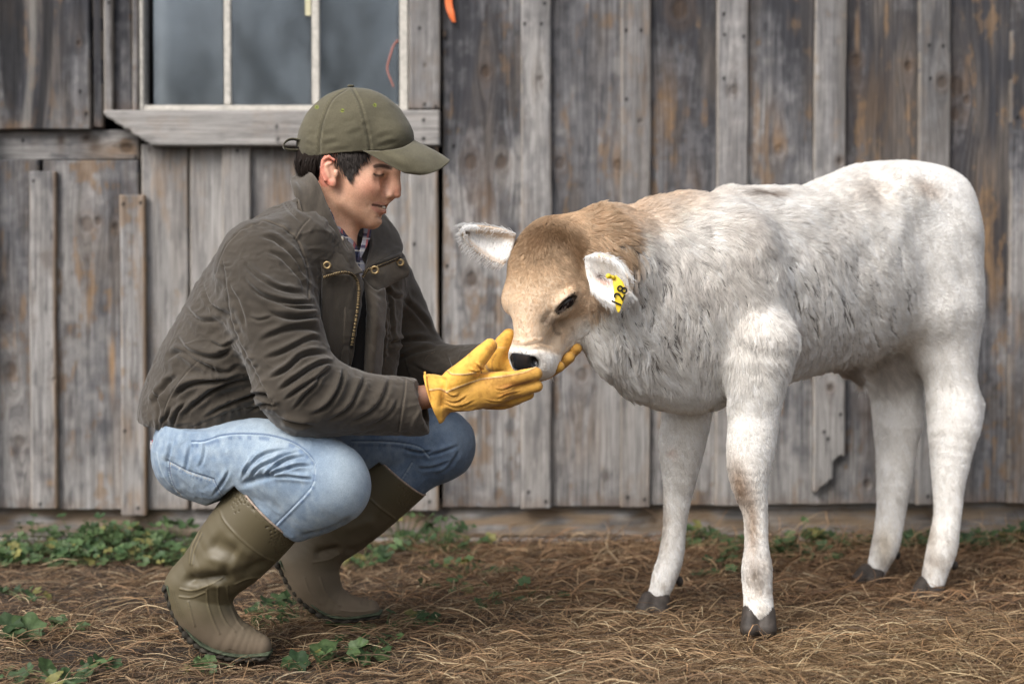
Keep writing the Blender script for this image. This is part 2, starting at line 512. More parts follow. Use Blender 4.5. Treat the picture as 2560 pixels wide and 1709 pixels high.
def board(name, u0, u1, v0, v1, dep, th=0.022, seed=0, dark=0.5, tan=0.3, knots=(), nails=(), horiz=False, light=0.0,
          h=0.0042, cut=None, parent=None, label=None, groove=0.0, edge_tan=0.0, warm=0.3, px=True, blot=()):
    """one sawn board seen from the front; u,v in the 2349-wide view of the photo"""
    parent = barn if parent is None else parent
    a = P(D(u0), D(v0), dep); c = P(D(u1), D(v1), dep)
    x0, x1, z1, z0 = a[0], c[0], a[2], c[2]
    nx = max(6, int((x1 - x0) / h)); nz = max(6, int((z1 - z0) / h))
    if horiz: nz = max(nz, 14)
    X, Z = np.meshgrid(np.linspace(x0, x1, nx), np.linspace(z0, z1, nz)); x = X.ravel(); z = Z.ravel()
    ex = np.minimum(x - x0, x1 - x)                       # distance to the side edges
    rs = 3.7 * seed + 11.3
    along, across = (x, z) if horiz else (z, x)
    g = across.copy(); kn = np.zeros(len(x)); ring = np.zeros(len(x))
    for (ku, kv, kr) in knots:
        kp = P(D(ku), D(kv), dep); r = PX(kr * 1.09, dep)
        da = (x - kp[0]) if horiz else (z - kp[2]); dc = (z - kp[2]) if horiz else (x - kp[0])
        q = np.exp(-(dc**2 + (da / 2.6)**2) / (2.6 * r)**2)
        g -= 1.5 * r * np.tanh(dc / r) * q
        rr = np.hypot(dc, da / 1.25) * (1 + 0.25 * (fbm(x * 60, z * 60, rs, 5) - .5))
        kn = np.maximum(kn, 1 - sst(rr, r * 0.6, r * 1.15)); ring = np.maximum(ring, np.exp(-((rr - 1.35 * r) / (0.5 * r))**2) * .8)
        ring = np.maximum(ring, 0.8 * np.exp(-(dc / (1.1 * r))**2) * np.exp(-(np.abs(da) / (6 * r))) * (fbm(g * 160, along * 6, rs) > .45))
    n1 = fbm(g * 7 + rs, along * 2.2, rs, seed, 5); n2 = fbm(g * 14 + rs * 2, along * 3.5, rs, seed + 3, 5)
    n3 = fbm(g * 150, along * 3.0, rs, seed + 5, 4); n4 = fbm(g * 26, along * 7, rs, seed + 9, 5)
    n5 = fbm(x * 45, z * 38, rs, seed + 21, 4)
    lvl = sst(z, 1.55, 0.25) if not horiz else 0.55
    d = np.clip(dark + 1.7 * (n1 - 0.5) + 1.1 * (n2 - 0.5) + 0.7 * (n5 - .5) - 0.62 * (lvl - 0.42), 0, 1)
    c1 = mix(np.tile(LITE, (len(x), 1)), MIDG, sst(d, 0.0, 0.55)); c1 = mix(c1, DARKG, sst(d, 0.45, 1.0))
    cw = np.array([0.28, 0.235, 0.19]); c1 = mix(c1, cw, warm * sst(n2, 0.42, 0.72) * 0.7)
    c1 = c1 * (0.80 + 0.42 * sst(n3, 0.3, 0.7))[:, None]
    c1 = mix(c1, TAN * .8, np.clip(tan * 1.5 * sst(n4 + 0.5 * (n5 - .5) + .25 * (n3 - .5), 0.56, 0.80), 0, 0.62))
    c1 = mix(c1, DARKG * 1.1, np.clip(0.55 * sst(fbm(g * 60, along * 14, rs, seed + 31, 4), 0.56, 0.75), 0, 1))
    if light: c1 = mix(c1, PALE, light * (0.55 + 0.45 * n1))
    if edge_tan: c1 = mix(c1, TAN, edge_tan * (1 - sst(x1 - x, 0.0, 0.012)) * (0.5 + fbm(z * 9, x * 3, rs)))
    eb = 1 - sst(ex, 0.001, 0.007)                        # worn pale arris
    c1 = mix(c1, np.array([.40, .34, .27]), eb * 0.45 * (fbm(z * 12, x * 0, rs) > 0.4))
    for (bu, bv, bru, brv, bc, bo) in blot:
        kp = P(D(bu), D(bv), dep); q = ((x - kp[0]) / PX(bru * 1.09, dep))**2 + ((z - kp[2]) / PX(brv * 1.09, dep))**2
        c1 = mix(c1, np.asarray(bc), np.exp(-q) * bo * sst(fbm(g * 60, along * 9, rs, 77), 0.3, 0.6))
    zz = sst(z - z0, 0.0, 0.05)
    c1 = mix(c1, BRN * 1.7, 0.35 * (1 - zz) * (fbm(x * 30, z * 20, rs) > .4)) if not horiz else c1
    ks = .35 + .65 * _hash(np.array([seed]), np.array([3]), np.array([5]), 1)[0]; c1 = mix(c1, BRN * 1.2, ring * 0.45 * ks); c1 = mix(c1, BRN * 0.7, kn * 0.75 * ks)
    nd = np.full(len(x), 1e9)
    for (nu_, nv_) in nails:
        kp = P(D(nu_), D(nv_), dep); rr = np.hypot(x - kp[0], (z - kp[2]) * .8); nd = np.minimum(nd, rr)
        c1 = mix(c1, DARKG * .8, 0.5 * np.exp(-((x - kp[0]) / .004)**2) * np.exp(-np.abs(z - kp[2]) / .02) * (z < kp[2] + .004))
    c1 = mix(c1, np.array([.012, .012, .013]), (1 - sst(nd, 0.003, 0.0065)) * .95)
    c1 = c1 * np.array([.79, .795, .82])
    y = np.full(len(x), dep) + 0.0025 * (n3 - 0.5) + 0.003 * (n1 - .5)
    y += 0.004 * kn
    if groove:                                            # deep raised-grain corrugation
        gg = 0.5 + 0.5 * np.sin((x + 0.006 * np.sin(z * 5)) * 2 * math.pi / 0.020 * (1 + 0.1 * np.sin(x * 9)))
        gm = groove * sst(x1 - x, 0.05, 0.14)
        y += 0.004 * gg * gm; c1 = mix(c1, DARKG * .45, gm * sst(gg, 0.62, 0.95) * .9); c1 = mix(c1, PALE * .8, gm * sst(1 - gg, 0.6, 1) * .35)
    y += 0.004 * (1 - sst(ex, 0, 0.004))
    # ragged ends and slightly wavy sides
    zb = (z - z0) < 1e-6; 
    wob = 0.0035 * (fbm(z * 3, x * 0, rs, 41) - .5) * 2
    x = x + wob * np.clip((np.abs(x - (x0 + x1) / 2) / ((x1 - x0) / 2)), 0, 1) * (0 if horiz else 1)
    if not horiz: z = np.where((z - z0) < 0.03, z + (0.005 * (fbm(x * 40, x * 0, rs, 43) - .5)) * (1 - (z - z0) / .03), z)
    K = len(x); V = np.stack([x, y, z], 1)
    edge = np.concatenate([np.arange(nx), np.arange(1, nz) * nx + nx - 1, (nz - 1) * nx + np.arange(nx - 2, -1, -1), np.arange(nz - 2, 0, -1) * nx])
    keep = np.ones(((nz - 1) * (nx - 1)), bool)
    i = (np.arange(nz - 1)[:, None] * nx + np.arange(nx - 1)[None, :]).ravel()
    Fq = np.stack([i, i + 1, i + nx + 1, i + nx], 1)
    if cut is not None:                                   # cut(x,z)->True where wood is missing
        cm = cut(V[:, 0], V[:, 2]); keepf = ~(cm[Fq].any(1)); Fq = Fq[keepf]
        V2 = V.copy(); V2[:, 1] += th; F = np.concatenate([Fq, (Fq + K)[:, ::-1]]); V = np.concatenate([V, V2])
        # walls on boundary edges
        e = {}
        for a_, b_ in zip(Fq.ravel(), np.roll(Fq, -1, 1).ravel()): e[(a_, b_)] = 1
        bd = [(a_, b_) for (a_, b_) in e if (b_, a_) not in e]
        F = np.concatenate([F, np.array([(b_, a_, a_ + K, b_ + K) for a_, b_ in bd])]); c1 = np.concatenate([c1, c1 * .9])
        gr = np.stack([g, along, np.full(K, rs)], 1); gr = np.concatenate([gr, gr])
    else:
        B = V[edge].copy(); B[:, 1] = dep + th; V = np.concatenate([V, B]); ne = len(edge); j = np.arange(ne); j2 = (j + 1) % ne
        F = np.concatenate([Fq, np.stack([edge[j2], edge[j], K + j, K + j2], 1)])
        ec = c1[edge] * 0.8; c1 = np.concatenate([c1, ec])
        gr = np.stack([g, along, np.full(K, rs)], 1); gr = np.concatenate([gr, gr[edge]])
    o = mesh_np(name, V, F, M_WOOD, parent, col=c1, attrs={"grain": gr})
    if label: o["label"] = label
    return o

# ---- right hand field: wide boards
T = -230
board("board", 1014, 1231, T, 1163, DW, seed=1, dark=.50, tan=.35, knots=[(1080, 372, 17), (1150, 372, 15), (1083, 640, 15), (1115, 165, 12)], nails=[(1023, 88), (1040, 335), (1026, 610)], warm=.45,
      blot=[(1110, 130, 60, 120, DARKG, .6), (1110, 460, 40, 60, BRN * 1.6, .5)])
board("board", 1233, 1457, T, 1161, DW, seed=2, dark=.56, tan=.4, knots=[(1283, 375, 13), (1418, 380, 12), (1335, 860, 14)], warm=.45, blot=[(1414, 400, 12, 55, TAN, .8), (1330, 1000, 60, 80, TAN * .8, .35), (1330, 120, 70, 170, DARKG, .5)])
board("board", 1459, 1679, T, 1158, DW, seed=3, dark=.68, tan=.45, knots=[(1560, 22, 22), (1585, 520, 15)], warm=.5, blot=[(1530, 240, 30, 90, TAN * .8, .55), (1580, 430, 30, 60, TAN * .7, .3), (1560, 80, 60, 130, DARKG, .6)])
board("board", 1681, 1903, T, 1157, DW, seed=4, dark=.6, tan=.35, knots=[(1788, 345, 12)], warm=.5, blot=[(1788, 335, 16, 26, TAN * .9, .8), (1765, 300, 30, 60, TAN * .9, .55), (1790, 120, 80, 160, DARKG, .5)])
board("board", 1906, 2141, T, 1156, DW, seed=5, dark=.78, tan=.55, knots=[(1965, 140, 12), (2085, 152, 10), (1990, 1110, 9)], warm=.6, blot=[(2010, 250, 50, 110, TAN * .55, .4), (1966, 80, 5, 60, TAN, .6), (2000, 1000, 60, 120, BRN, .5)])
board("board", 2144, 2327, T, 1153, DW, seed=6, dark=.86, tan=.6, knots=[(2220, 230, 9), (2190, 262, 14), (2195, 200, 20)], warm=.5, blot=[(2262, 510, 22, 110, TAN, .9), (2280, 650, 24, 60, TAN * .8, .7), (2215, 200, 8, 60, TAN, .6), (2200, 60, 80, 140, DARKG, .8)])
board("board", 2330, 2560, T, 1151, DW, seed=7, dark=.62, tan=.5, warm=.4)
# ---- the wall goes on past both edges of the picture
for k in range(6):
    board("board", 2562 + 225 * k, 2784 + 225 * k, T, 1150 + (k % 2) * 3, DW, seed=60 + k, dark=.5 + .08 * (k % 3), tan=.4, warm=.4, h=.008)
    board("batten", 2524 + 225 * k, 2592 + 225 * k, T, 1153, DW - .0225, .020, 70 + k, .36, .2, [], [], warm=.3, light=.3, h=.008)
    board("board", -62 - 225 * (k + 1) + 3, -62 - 225 * k, T, 1165 - (k % 2) * 3, DW, seed=80 + k, dark=.45 + .1 * (k % 3), tan=.4, warm=.5, h=.008)
    board("batten", -96 - 225 * k, -28 - 225 * k, T, 1168, DW - .0225 - (.035 if k == 0 else 0), .020, 90 + k, .36, .2, [], [], warm=.3, light=.3, h=.008)
# ---- right hand battens
def torn(x, z):
    a = P(D(1870), D(1130), DW - .022); c = P(D(1938), D(1046), DW - .022)
    t = (x - a[0]) / (c[0] - a[0]); lim = a[2] + (c[2] - a[2]) * np.clip(t * .55 + .45 * (t > .6), 0, 1) + .035 * (fbm(x * 45, x * 0, 3.3) - .5)
    return z < lim - .008 * (t < .12)
BD = DW - 0.0225
board("batten", 1196, 1265, T, 1166, BD, .020, 11, .34, .12, [(1238, 183, 7)], [(1205, 55), (1242, 55), (1250, 8), (1213, 1128), (1252, 1150), (1205, 700)], warm=.3, light=0.34)
board("batten", 1425, 1491, T, 1163, BD, .020, 12, .36, .3, [(1468, 280, 5)], [(1436, 70), (1437, 228), (1470, 70), (1440, 1140), (1478, 1145)], warm=.45, light=0.30, blot=[(1478, 150, 8, 120, BRN, .6), (1485, 1000, 6, 200, TAN * .8, .5)])
board("batten", 1646, 1713, T, 1160, BD, .020, 13, .36, .15, [(1682, 207, 10)], [(1660, 33), (1662, 80), (1706, 84), (1661, 180)], warm=.25, light=0.32)
board("batten", 1871, 1938, T, 1128, BD, .020, 14, .34, .3, [(1928, 370, 8), (1905, 890, 8)], [(1900, 690), (1928, 950), (1900, 1006), (1890, 990)], warm=.3, light=0.34, cut=torn)
board("batten", 2111, 2175, T, 1158, BD, .020, 15, .42, .2, [(2162, 190, 12)], [(2132, 104), (2164, 106), (2134, 180), (2128, 1138), (2142, 1138)], warm=.3, light=0.30, blot=[(2150, 60, 26, 100, DARKG, .7)])
board("batten", 2323, 2390, T, 1154, BD, .020, 16, .5, .4, [], [(2335, 270)], warm=.4, blot=[(2335, 900, 16, 200, TAN * .8, .6)])
# ---- field under the window
board("board", 322, 433, 331, 1168, DW, seed=21, dark=.26, tan=.4, warm=.5, light=0.40, knots=[(345, 345, 4)], blot=[(360, 420, 25, 60, TAN * .9, .5)])
board("board", 435, 545, 331, 1168, DW, seed=22, dark=.16, tan=.25, warm=.35, light=0.62)
board("board", 548, 770, 331, 1168, DW, seed=23, dark=.36, tan=.6, warm=.7, light=0.27, blot=[(650, 350, 50, 14, DARKG, .6), (640, 450, 30, 80, TAN * .8, .6)])
board("board", 772, 958, 331, 1168, DW, seed=24, dark=.2, tan=.4, warm=.5, light=0.52)
board("batten", 510, 578, 333, 1170, BD, .020, 25, .12, .25, [], [(545, 345)], warm=.4, light=0.67)
board("batten", 740, 806, 333, 1170, BD, .020, 26, .2, .25, [], [], warm=.4, light=0.52)
board("batten", 938, 1006, 333, 1171, BD, .020, 27, .14, .3, [], [(955, 345), (990, 345), (963, 833), (950, 560), (985, 1150)], warm=.35, light=0.57, edge_tan=.9, blot=[(945, 300, 20, 30, LITE, .3)])
# ---- left field
DL = DW + 0.006
board("board", -60, 206, T, 296, DL - .03, seed=31, dark=.60, tan=.25, groove=1.0, warm=.5, knots=[(180, 100, 5)], nails=[(183, 210), (197, 261), (208, 298)], blot=[(160, 50, 50, 120, DARKG, .7)])
board("board", 209, 236, T, 292, DL - .015, seed=32, dark=.8, tan=.1, warm=.2)
board("batten", 236, 258, T, 258, DL - .040, .02, 33, .3, .1, [], [(250, 6)], warm=.2, light=.2)
board("board", 258, 303, T, 258, DL - .010, seed=34, dark=.62, tan=.3, warm=.7)
board("board", -60, 319, 298, 366, DL + .004, seed=35, dark=.12, tan=.9, warm=1.0, horiz=True, knots=[(196, 318, 7), (290, 340, 14)], nails=[(52, 322), (312, 360)], blot=[(80, 315, 12, 20, BRN, .7), (140, 325, 10, 24, BRN * .7, .8), (215, 330, 16, 26, BRN * .7, .7), (260, 345, 40, 14, TAN * .8, .6), (60, 308, 60, 6, PALE, .5)])
board("board", -60, 94, 366, 1165, DL - .012, seed=36, dark=.66, tan=.4, warm=.5, knots=[(24, 850, 17), (45, 1015, 15), (10, 730, 10)], blot=[(20, 820, 40, 60, DARKG, .7), (10, 640, 8, 40, TAN, .6)])
board("board", 98, 322, 368, 1168, DL - .012, seed=37, dark=.54, tan=.65, warm=.6, knots=[(200, 515, 17), (225, 508, 9), (265, 520, 8)], blot=[(208, 700, 9, 45, TAN, .95), (257, 830, 7, 70, TAN * 1.1, .98), (245, 1100, 22, 16, TAN * .9, .7), (190, 1000, 50, 100, DARKG, .5), (300, 400, 18, 60, BRN, .4)])
board("batten", 65, 131, 393, 1166, DL - .034, .021, 38, .40, .1, [(125, 870, 4)], [(76, 415), (135, 1113), (92, 1155)], warm=.2, light=.1, edge_tan=.8, blot=[(115, 1108, 9, 8, TAN * 1.2, .8)])
board("batten", 275, 337, 447, 1182, DL - .034, .021, 39, .36, .6, [], [(284, 468), (324, 465), (286, 988), (318, 1165)], warm=.5, light=.05, edge_tan=.95, blot=[(325, 560, 9, 140, TAN * 1.1, .8), (300, 990, 22, 40, TAN * .8, .5), (320, 1150, 20, 30, TAN * .8, .6)])
# ---- trim round the window
board("trim_board", 937, 1010, T, 249, BD - .004, .024, 41, .22, .15, [(975, 150, 3)], [(962, 65), (1000, 245), (975, 240)], warm=.2, light=.4, label="pale upright trim board beside the window")
def sillcut(x, z):
    a = P(D(237), D(262), BD - .03); c = P(D(345), D(331), BD - .03); t = (x - a[0]) / (c[0] - a[0])
    return z < (a[2] + (c[2] - a[2]) * t) - .004
o = board("window_sill", 237, 1009, 253, 333, BD - .030, .052, 42, .12, .25, [(294, 301, 5)], [(291, 300), (635, 290), (637, 346 - 4), (972, 275), (972, 318), (638, 320)], horiz=True, warm=.2, light=.62, cut=sillcut, h=.005)
# ---- window
M_WHITE = mat_plain("chipped_white_paint", (.50, .48, .44), .7, 0, .3, 60, .25, .3)
M_PANE, t_, b_ = newmat("dusty_glass"); t_.nodes.remove(b_)
_g = N(t_, 'ShaderNodeBsdfGlossy', Roughness=0.05); _g.inputs['Color'].default_value = (.62, .70, .80, 1)
_tr = t_.nodes.new('ShaderNodeBsdfTransparent'); _tr.inputs['Color'].default_value = (.93, .95, .95, 1)
_mx = t_.nodes.new('ShaderNodeMixShader'); _fr = N(t_, 'ShaderNodeFresnel', IOR=1.8)
L(t_, _fr.outputs[0], _mx.inputs[0]); L(t_, _tr.outputs[0], _mx.inputs[1]); L(t_, _g.outputs[0], _mx.inputs[2])
_df = N(t_, 'ShaderNodeBsdfDiffuse'); _df.inputs['Color'].default_value = (.42, .45, .46, 1); _mx2 = t_.nodes.new('ShaderNodeMixShader')
_nn = noise(t_, coordnode(t_, (1, 1, .3)), 9, 5, .7); _rr = ramp(t_, _nn, [(.35, (.01,) * 3), (.8, (.05,) * 3)])
L(t_, _rr.outputs[0], _mx2.inputs[0]); L(t_, _mx.outputs[0], _mx2.inputs[1]); L(t_, _df.outputs[0], _mx2.inputs[2])
L(t_, _mx2.outputs[0], t_.nodes['Material Output'].inputs['Surface'])
M_CURT = mat_plain("grey_sheet", (.25, .27, .295), .8, 0, .2, 6, .25, 0)
M_BLACK = mat_plain("interior_shade_black", (.006, .006, .007), .9, 0, .1, 5, .1, 0)
def boxm(name, u0, u1, v0, v1, d0, d1, mat, parent, bev=.003):
    a = P(D(u0), D(v0), d0); c = P(D(u1), D(v1), d0)
    bm = bmesh.new(); bmesh.ops.create_cube(bm, size=1)
    for vv in bm.verts:
        vv.co = Vector(((a[0] + c[0]) / 2 + vv.co.x * (c[0] - a[0]), (d0 + d1) / 2 + vv.co.y * (d1 - d0), (a[2] + c[2]) / 2 + vv.co.z * (a[2] - c[2])))
    if bev: bmesh.ops.bevel(bm, geom=bm.edges[:], offset=bev, segments=2, affect='EDGES')
    me = bpy.data.meshes.new(name); bm.to_mesh(me); bm.free(); me.materials.append(mat)
    for p in me.polygons: p.use_smooth = False
    return link(bpy.data.objects.new(name, me), parent)
board("trim_board", 300, 316, T, 253, BD - .008, .03, 43, .3, .3, [], [], warm=.9, label="narrow brown trim beside the window stile")
win = boxm("window", 317, 329, T, 254, BD, BD + .07, M_WHITE, barn)           # left stile carries the rest
win["label"] = "window with white painted glazing bars"
for a, b2 in ((916, 936),): boxm("stile", a, b2, T, 254, BD, BD + .07, M_WHITE, win)
boxm("bottom_rail", 330, 915, 241, 255, BD + .002, BD + .07, M_WHITE, win)
for a, b2 in ((512, 530), (714, 733)): boxm("glazing_bar", a, b2, T, 240.6, BD + .008, BD + .035, M_WHITE, win)
for a, b2 in ((329.5, 511.5), (530.5, 713.5), (733.5, 915.5)): boxm("pane", max(a, 351), b2, T, 240.8, BD + .018, BD + .0215, M_PANE, win, 0)
boxm("sheet_behind_glass", 350.5, 910, T, 243, BD + .055, BD + .058, M_CURT, win, 0)
M_TAG = mat_plain("faded_paper", (.55, .52, .36), .8, 0, .2, 40, .2, .1); boxm("paper_slip", 700, 713, -10, 36, BD + .008, BD + .011, M_TAG, win, 0)
M_ORANGE = mat_plain("orange_plastic_cord", (.75, .16, .04), .5, 0, .4, 60, .25, .1)
M_PINKC = mat_plain("pink_cord", (.55, .20, .15), .6, 0, .3, 60, .25, .1)
tube_obj("hanging_cord", crom([P(D(a), D(b), BD + .012) for a, b in [(914, 92), (903, 104), (895, 128), (888, 158), (896, 182), (903, 200)]], 24), .0018, M_PINKC, win, 6)
# ---- footing timbers and black panels standing in for the unlit inside of the barn
board("footing_beam", -1400, 3900, 1150, 1231, DW + .024, .08, 51, .30, .2, [(245, 1195, 6), (1500, 1195, 6)], [], horiz=True, warm=1.0, h=.012, blot=[(1200, 1190, 3000, 90, np.array([.32, .235, .155]), .95)], label="long brown footing beam under the boards")
board("footing_beam", -1400, 3900, 1233, 1320, DW + .022, .08, 52, .12, .1, [], [], horiz=True, warm=.6, h=.011, label="lower pale footing timber half buried in straw")
boxm("interior_shade_panel", -1400, 3900, 258, 1180, DW + .10, DW + .13, M_BLACK, barn, 0)
boxm("interior_shade_panel", -120, 2600, T - 60, 257, DW + .45, DW + .48, M_BLACK, barn, 0)
boxm("interior_shade_panel", -1400, 296, T - 60, 257, DW + .10, DW + .13, M_BLACK, barn, 0)
boxm("interior_shade_panel", 938, 3900, T - 60, 257, DW + .10, DW + .13, M_BLACK, barn, 0)
# orange ribbon caught between the boards
rb = sheet("orange_ribbon", [[(1116 + 8 * k - (0 if k else 4), -30, DW - .012) for k in (0, 1, 2)], [(1113 + 9 * k, 10, DW - .014) for k in (0, 1, 2)], [(1120 + 8 * k, 35, DW - .018) for k in (0, 1, 2)], [(1131 + 4 * k, 56, DW - .016) for k in (0, 1, 2)]], 8, 30, .002, M_ORANGE, None)
tag(rb, "orange ribbon scrap hanging on the boards right of the window", "ribbon")
# ================================================================ GROUND, STRAW, WEEDS, TREES BEHIND THE CAMERA
def gz(x, y):
    """height of the ground"""
    x = np.asarray(x, float); y = np.asarray(y, float)
    far = sst(y, 3.6, 4.2) * 0.02 - .014
    for fx, fy, fr in ((-.56, 2.89, .10), (-.66, 2.89, .08), (-.47, 2.89, .07), (-.42, 3.22, .10), (-.34, 3.2, .07), (.533, 3.06, .055), (.334, 3.31, .055), (1.04, 3.53, .055), (.93, 3.69, .055)):
        far = far - .020 * np.exp(-((x - fx)**2 + (y - fy)**2) / fr**2)
    return 0.045 * (fbm(x * 2.3, y * 2.3, 1.5, 3, 4) - .5) * sst(y, -1, 2.4) + 0.02 * (fbm(x * 14, y * 14, .5, 9, 3) - .5) * (1 - sst(np.hypot(x, y - 3), 3, 5)) + far
def mat_soil():
    m, t, b = newmat("dark_soil"); vec = coordnode(t)
    a = noise(t, vec, 9, 6, .65); c = noise(t, vec, 70, 5, .7)
    r = ramp(t, a, [(.3, (.016, .011, .008)), (.55, (.045, .031, .021)), (.75, (.10, .07, .045))])
    r2 = ramp(t, c, [(.35, (.5,) * 3), (.65, (1.25,) * 3)])
    L(t, mixc(t, 'MULTIPLY', 1, r.outputs[0], r2.outputs[0]), b.inputs['Base Color']); b.inputs['Roughness'].default_value = .95
    p = bump(t, b, c, .9, .012); bump(t, b, noise(t, vec, 260, 4, .7), .7, .004, p); return m
xs = np.concatenate([np.linspace(-60, -2.3, 30)[:-1], np.linspace(-2.3, 2.3, 420), np.linspace(2.3, 60, 30)[1:]])
ys = np.concatenate([np.linspace(-60, 1.8, 60)[:-1], np.linspace(1.8, 4.45, 250), np.linspace(4.45, 60, 25)[1:]])
GX, GY = np.meshgrid(xs, ys); gx, gy = GX.ravel(), GY.ravel()
i = (np.arange(len(ys) - 1)[:, None] * len(xs) + np.arange(len(xs) - 1)[None, :]).ravel()
ground = mesh_np("ground", np.stack([gx, gy, gz(gx, gy)], 1), np.stack([i, i + 1, i + len(xs) + 1, i + len(xs)], 1), mat_soil())
tag(ground, "dark soil of the yard under the straw", "ground", kind="structure")

def mat_vc(name, rough=.7, trans=0.0, nvar=.25, spec=.3):
    m, t, b = newmat(name); c = N(t, 'ShaderNodeAttribute', attribute_name="Col").outputs['Color']
    r = ramp(t, noise(t, coordnode(t), 130, 4), [(.3, (1 - nvar,) * 3), (.7, (1.1,) * 3)])
    cc = mixc(t, 'MULTIPLY', 1, c, r.outputs[0]); L(t, cc, b.inputs['Base Color']); b.inputs['Roughness'].default_value = rough
    b.inputs['Specular IOR Level'].default_value = spec
    if trans:
        tl = t.nodes.new('ShaderNodeBsdfTranslucent'); L(t, cc, tl.inputs['Color']); mx = t.nodes.new('ShaderNodeMixShader'); mx.inputs[0].default_value = trans
        L(t, b.outputs[0], mx.inputs[1]); L(t, tl.outputs[0], mx.inputs[2]); L(t, mx.outputs[0], t.nodes['Material Output'].inputs['Surface'])
    return m
M_STRAW = mat_vc("dry_straw", .65, .15)
def straw(name, n, xr, yr, lmin, lmax, wmin, wmax, lift, seed, dens=None, tone=(1, 1, 1), curl=.13, upr=0.0):
    r = np.random.default_rng(seed); x = r.uniform(*xr, n * 3); y = r.uniform(*yr, n * 3)
    if dens is not None:
        k = r.uniform(0, 1, n * 3) < dens(x, y); x, y = x[k][:n], y[k][:n]
    else: x, y = x[:n], y[:n]
    n = len(x); S = 6; Ln = r.uniform(lmin, lmax, n) ** 1.0; wd = r.uniform(wmin, wmax, n)
    ang = r.normal(0, 1.05, n) + (r.uniform(0, 1, n) < .3) * r.uniform(0, math.pi, n); cv = r.normal(0, curl * 2.2, n) ; cv2 = r.normal(0, curl * 2, n)
    pit = r.normal(0, .10 + upr, n) + upr * .8; s = np.linspace(0, 1, S)
    A = ang[:, None] + cv[:, None] * (s - .5) + cv2[:, None] * (s - .5)**2 + (s > .5) * (r.uniform(0, 1, n) < .2)[:, None] * r.normal(0, .6, n)[:, None]
    ds = Ln[:, None] / (S - 1); X = x[:, None] + np.cumsum(np.cos(A) * ds, 1); Y = y[:, None] + np.cumsum(np.sin(A) * ds * 1.0, 1)
    base = r.uniform(0, 1, n) ** 1.5 * lift
    Z = gz(X, Y) + base[:, None] + .0015 + np.maximum(np.sin(pit)[:, None] * (s * Ln[:, None]) - upr * .5 * Ln[:, None] * s**2, -.004) + (r.uniform(0, 1, n) * .02 * lift / .03)[:, None] * np.sin(s * math.pi)[None, :]
    C = np.stack([X, Y, Z], 2); nx_, ny_ = -np.sin(A), np.cos(A); tw = r.uniform(-1.2, 1.2, n)[:, None]
    wv = np.stack([nx_ * np.cos(tw), ny_ * np.cos(tw), np.sin(tw) + 0 * A], 2); taper = np.array([.6, 1, 1, .95, .8, .3])
    hw = (wd[:, None] * taper / 2)[..., None]; up = np.array([0, 0, 1.0]) * hw * .35
    a, b, c = C - wv * hw, C + up, C + wv * hw
    V = np.stack([a, b, c], 2).reshape(-1, 3)             # n,S,3
    o = (np.arange(n)[:, None] * S + np.arange(S - 1)[None, :]).ravel() * 3
    F = np.concatenate([np.stack([o, o + 1, o + 4, o + 3], 1), np.stack([o + 1, o + 2, o + 5, o + 4], 1)])
    pal = np.array([[.27, .175, .10], [.36, .25, .15], [.47, .36, .23], [.17, .105, .062], [.56, .46, .31], [.10, .065, .042], [.30, .18, .10]]) * np.array(tone)
    cc = pal[r.choice(7, n, p=[.23, .18, .08, .23, .03, .16, .09])] * r.uniform(.62, 1.15, (n, 1))
    cc = cc * (.72 + .4 * fbm(x * 3, y * 3, 2.2, 6))[:, None]
    return V, F, np.repeat(cc, S * 3, 0)
def dens_s(x, y):
    u = 1280 + FPX * x / y
    d = .30 + 1.9 * (fbm(x * 4.1, y * 5, .3, 12, 4) - .38) + .35 * sst(u, 900, 2000) - .30 * (1 - sst(u, 100, 1000))
    d = d - .5 * (1 - sst(x, -.9, -.3)) * sst(y, 3.75, 4.0)
    return np.clip(d, .05, 1)
def notfeet(x, y):
    k = np.ones(len(x))
    for fx, fy, fr in ((-.56, 2.89, .07), (-.66, 2.89, .05), (-.47, 2.88, .06), (-.42, 3.22, .07), (-.34, 3.2, .05), (.533, 3.04, .05), (.334, 3.29, .05), (1.04, 3.51, .05), (.93, 3.67, .05)):
        k = k * (1 - .45 * np.exp(-((x - fx)**2 + (y - fy + .02)**2) / fr**2))
    return k
def dens_s2(x, y): return dens_s(x, y) * notfeet(x, y)
parts = [straw("s", 30000, (-1.75, 1.95), (2.45, 4.22), .03, .12, .0008, .0022, .020, 1, dens_s2),
         straw("s", 12000, (-1.3, 1.4), (2.45, 3.3), .04, .16, .0009, .0023, .026, 2, dens_s2, (1.15, 1.15, 1.1)),
         straw("s", 42000, (-1.9, 2.0), (2.5, 4.25), .012, .045, .0008, .0018, .012, 3, notfeet, (.72, .68, .66)),
         straw("s", 5000, (-.3, 1.95), (3.3, 4.22), .05, .15, .0014, .003, .032, 4, dens_s2, (1.1, 1.0, .92), .5, .10),
         straw("s", 5200, (.45, 1.3), (2.45, 3.0), .06, .2, .001, .0022, .040, 5, dens_s2, (1.25, 1.25, 1.15), .5),
         straw("s", 900, (.2, 1.9), (3.75, 4.2), .06, .17, .0014, .003, .03, 6, None, (1.0, .92, .85), .4, .45),
         straw("s", 9000, (-4.2, -1.7), (1.6, 4.2), .03, .14, .0014, .003, .02, 8, None), straw("s", 9000, (1.9, 4.4), (1.6, 4.2), .03, .14, .0014, .003, .02, 9, None), straw("s", 6000, (-1.8, 2.0), (1.2, 2.5), .03, .14, .001, .0026, .02, 10, None),
         straw("s", 60, (-1.2, 1.3), (2.5, 3.4), .12, .30, .002, .0035, .03, 7, None, (1.3, 1.3, 1.2), .15)]
V, F, C, o_ = [], [], [], 0
for a, b, c in parts: V.append(a); F.append(b + o_); C.append(c); o_ += len(a)
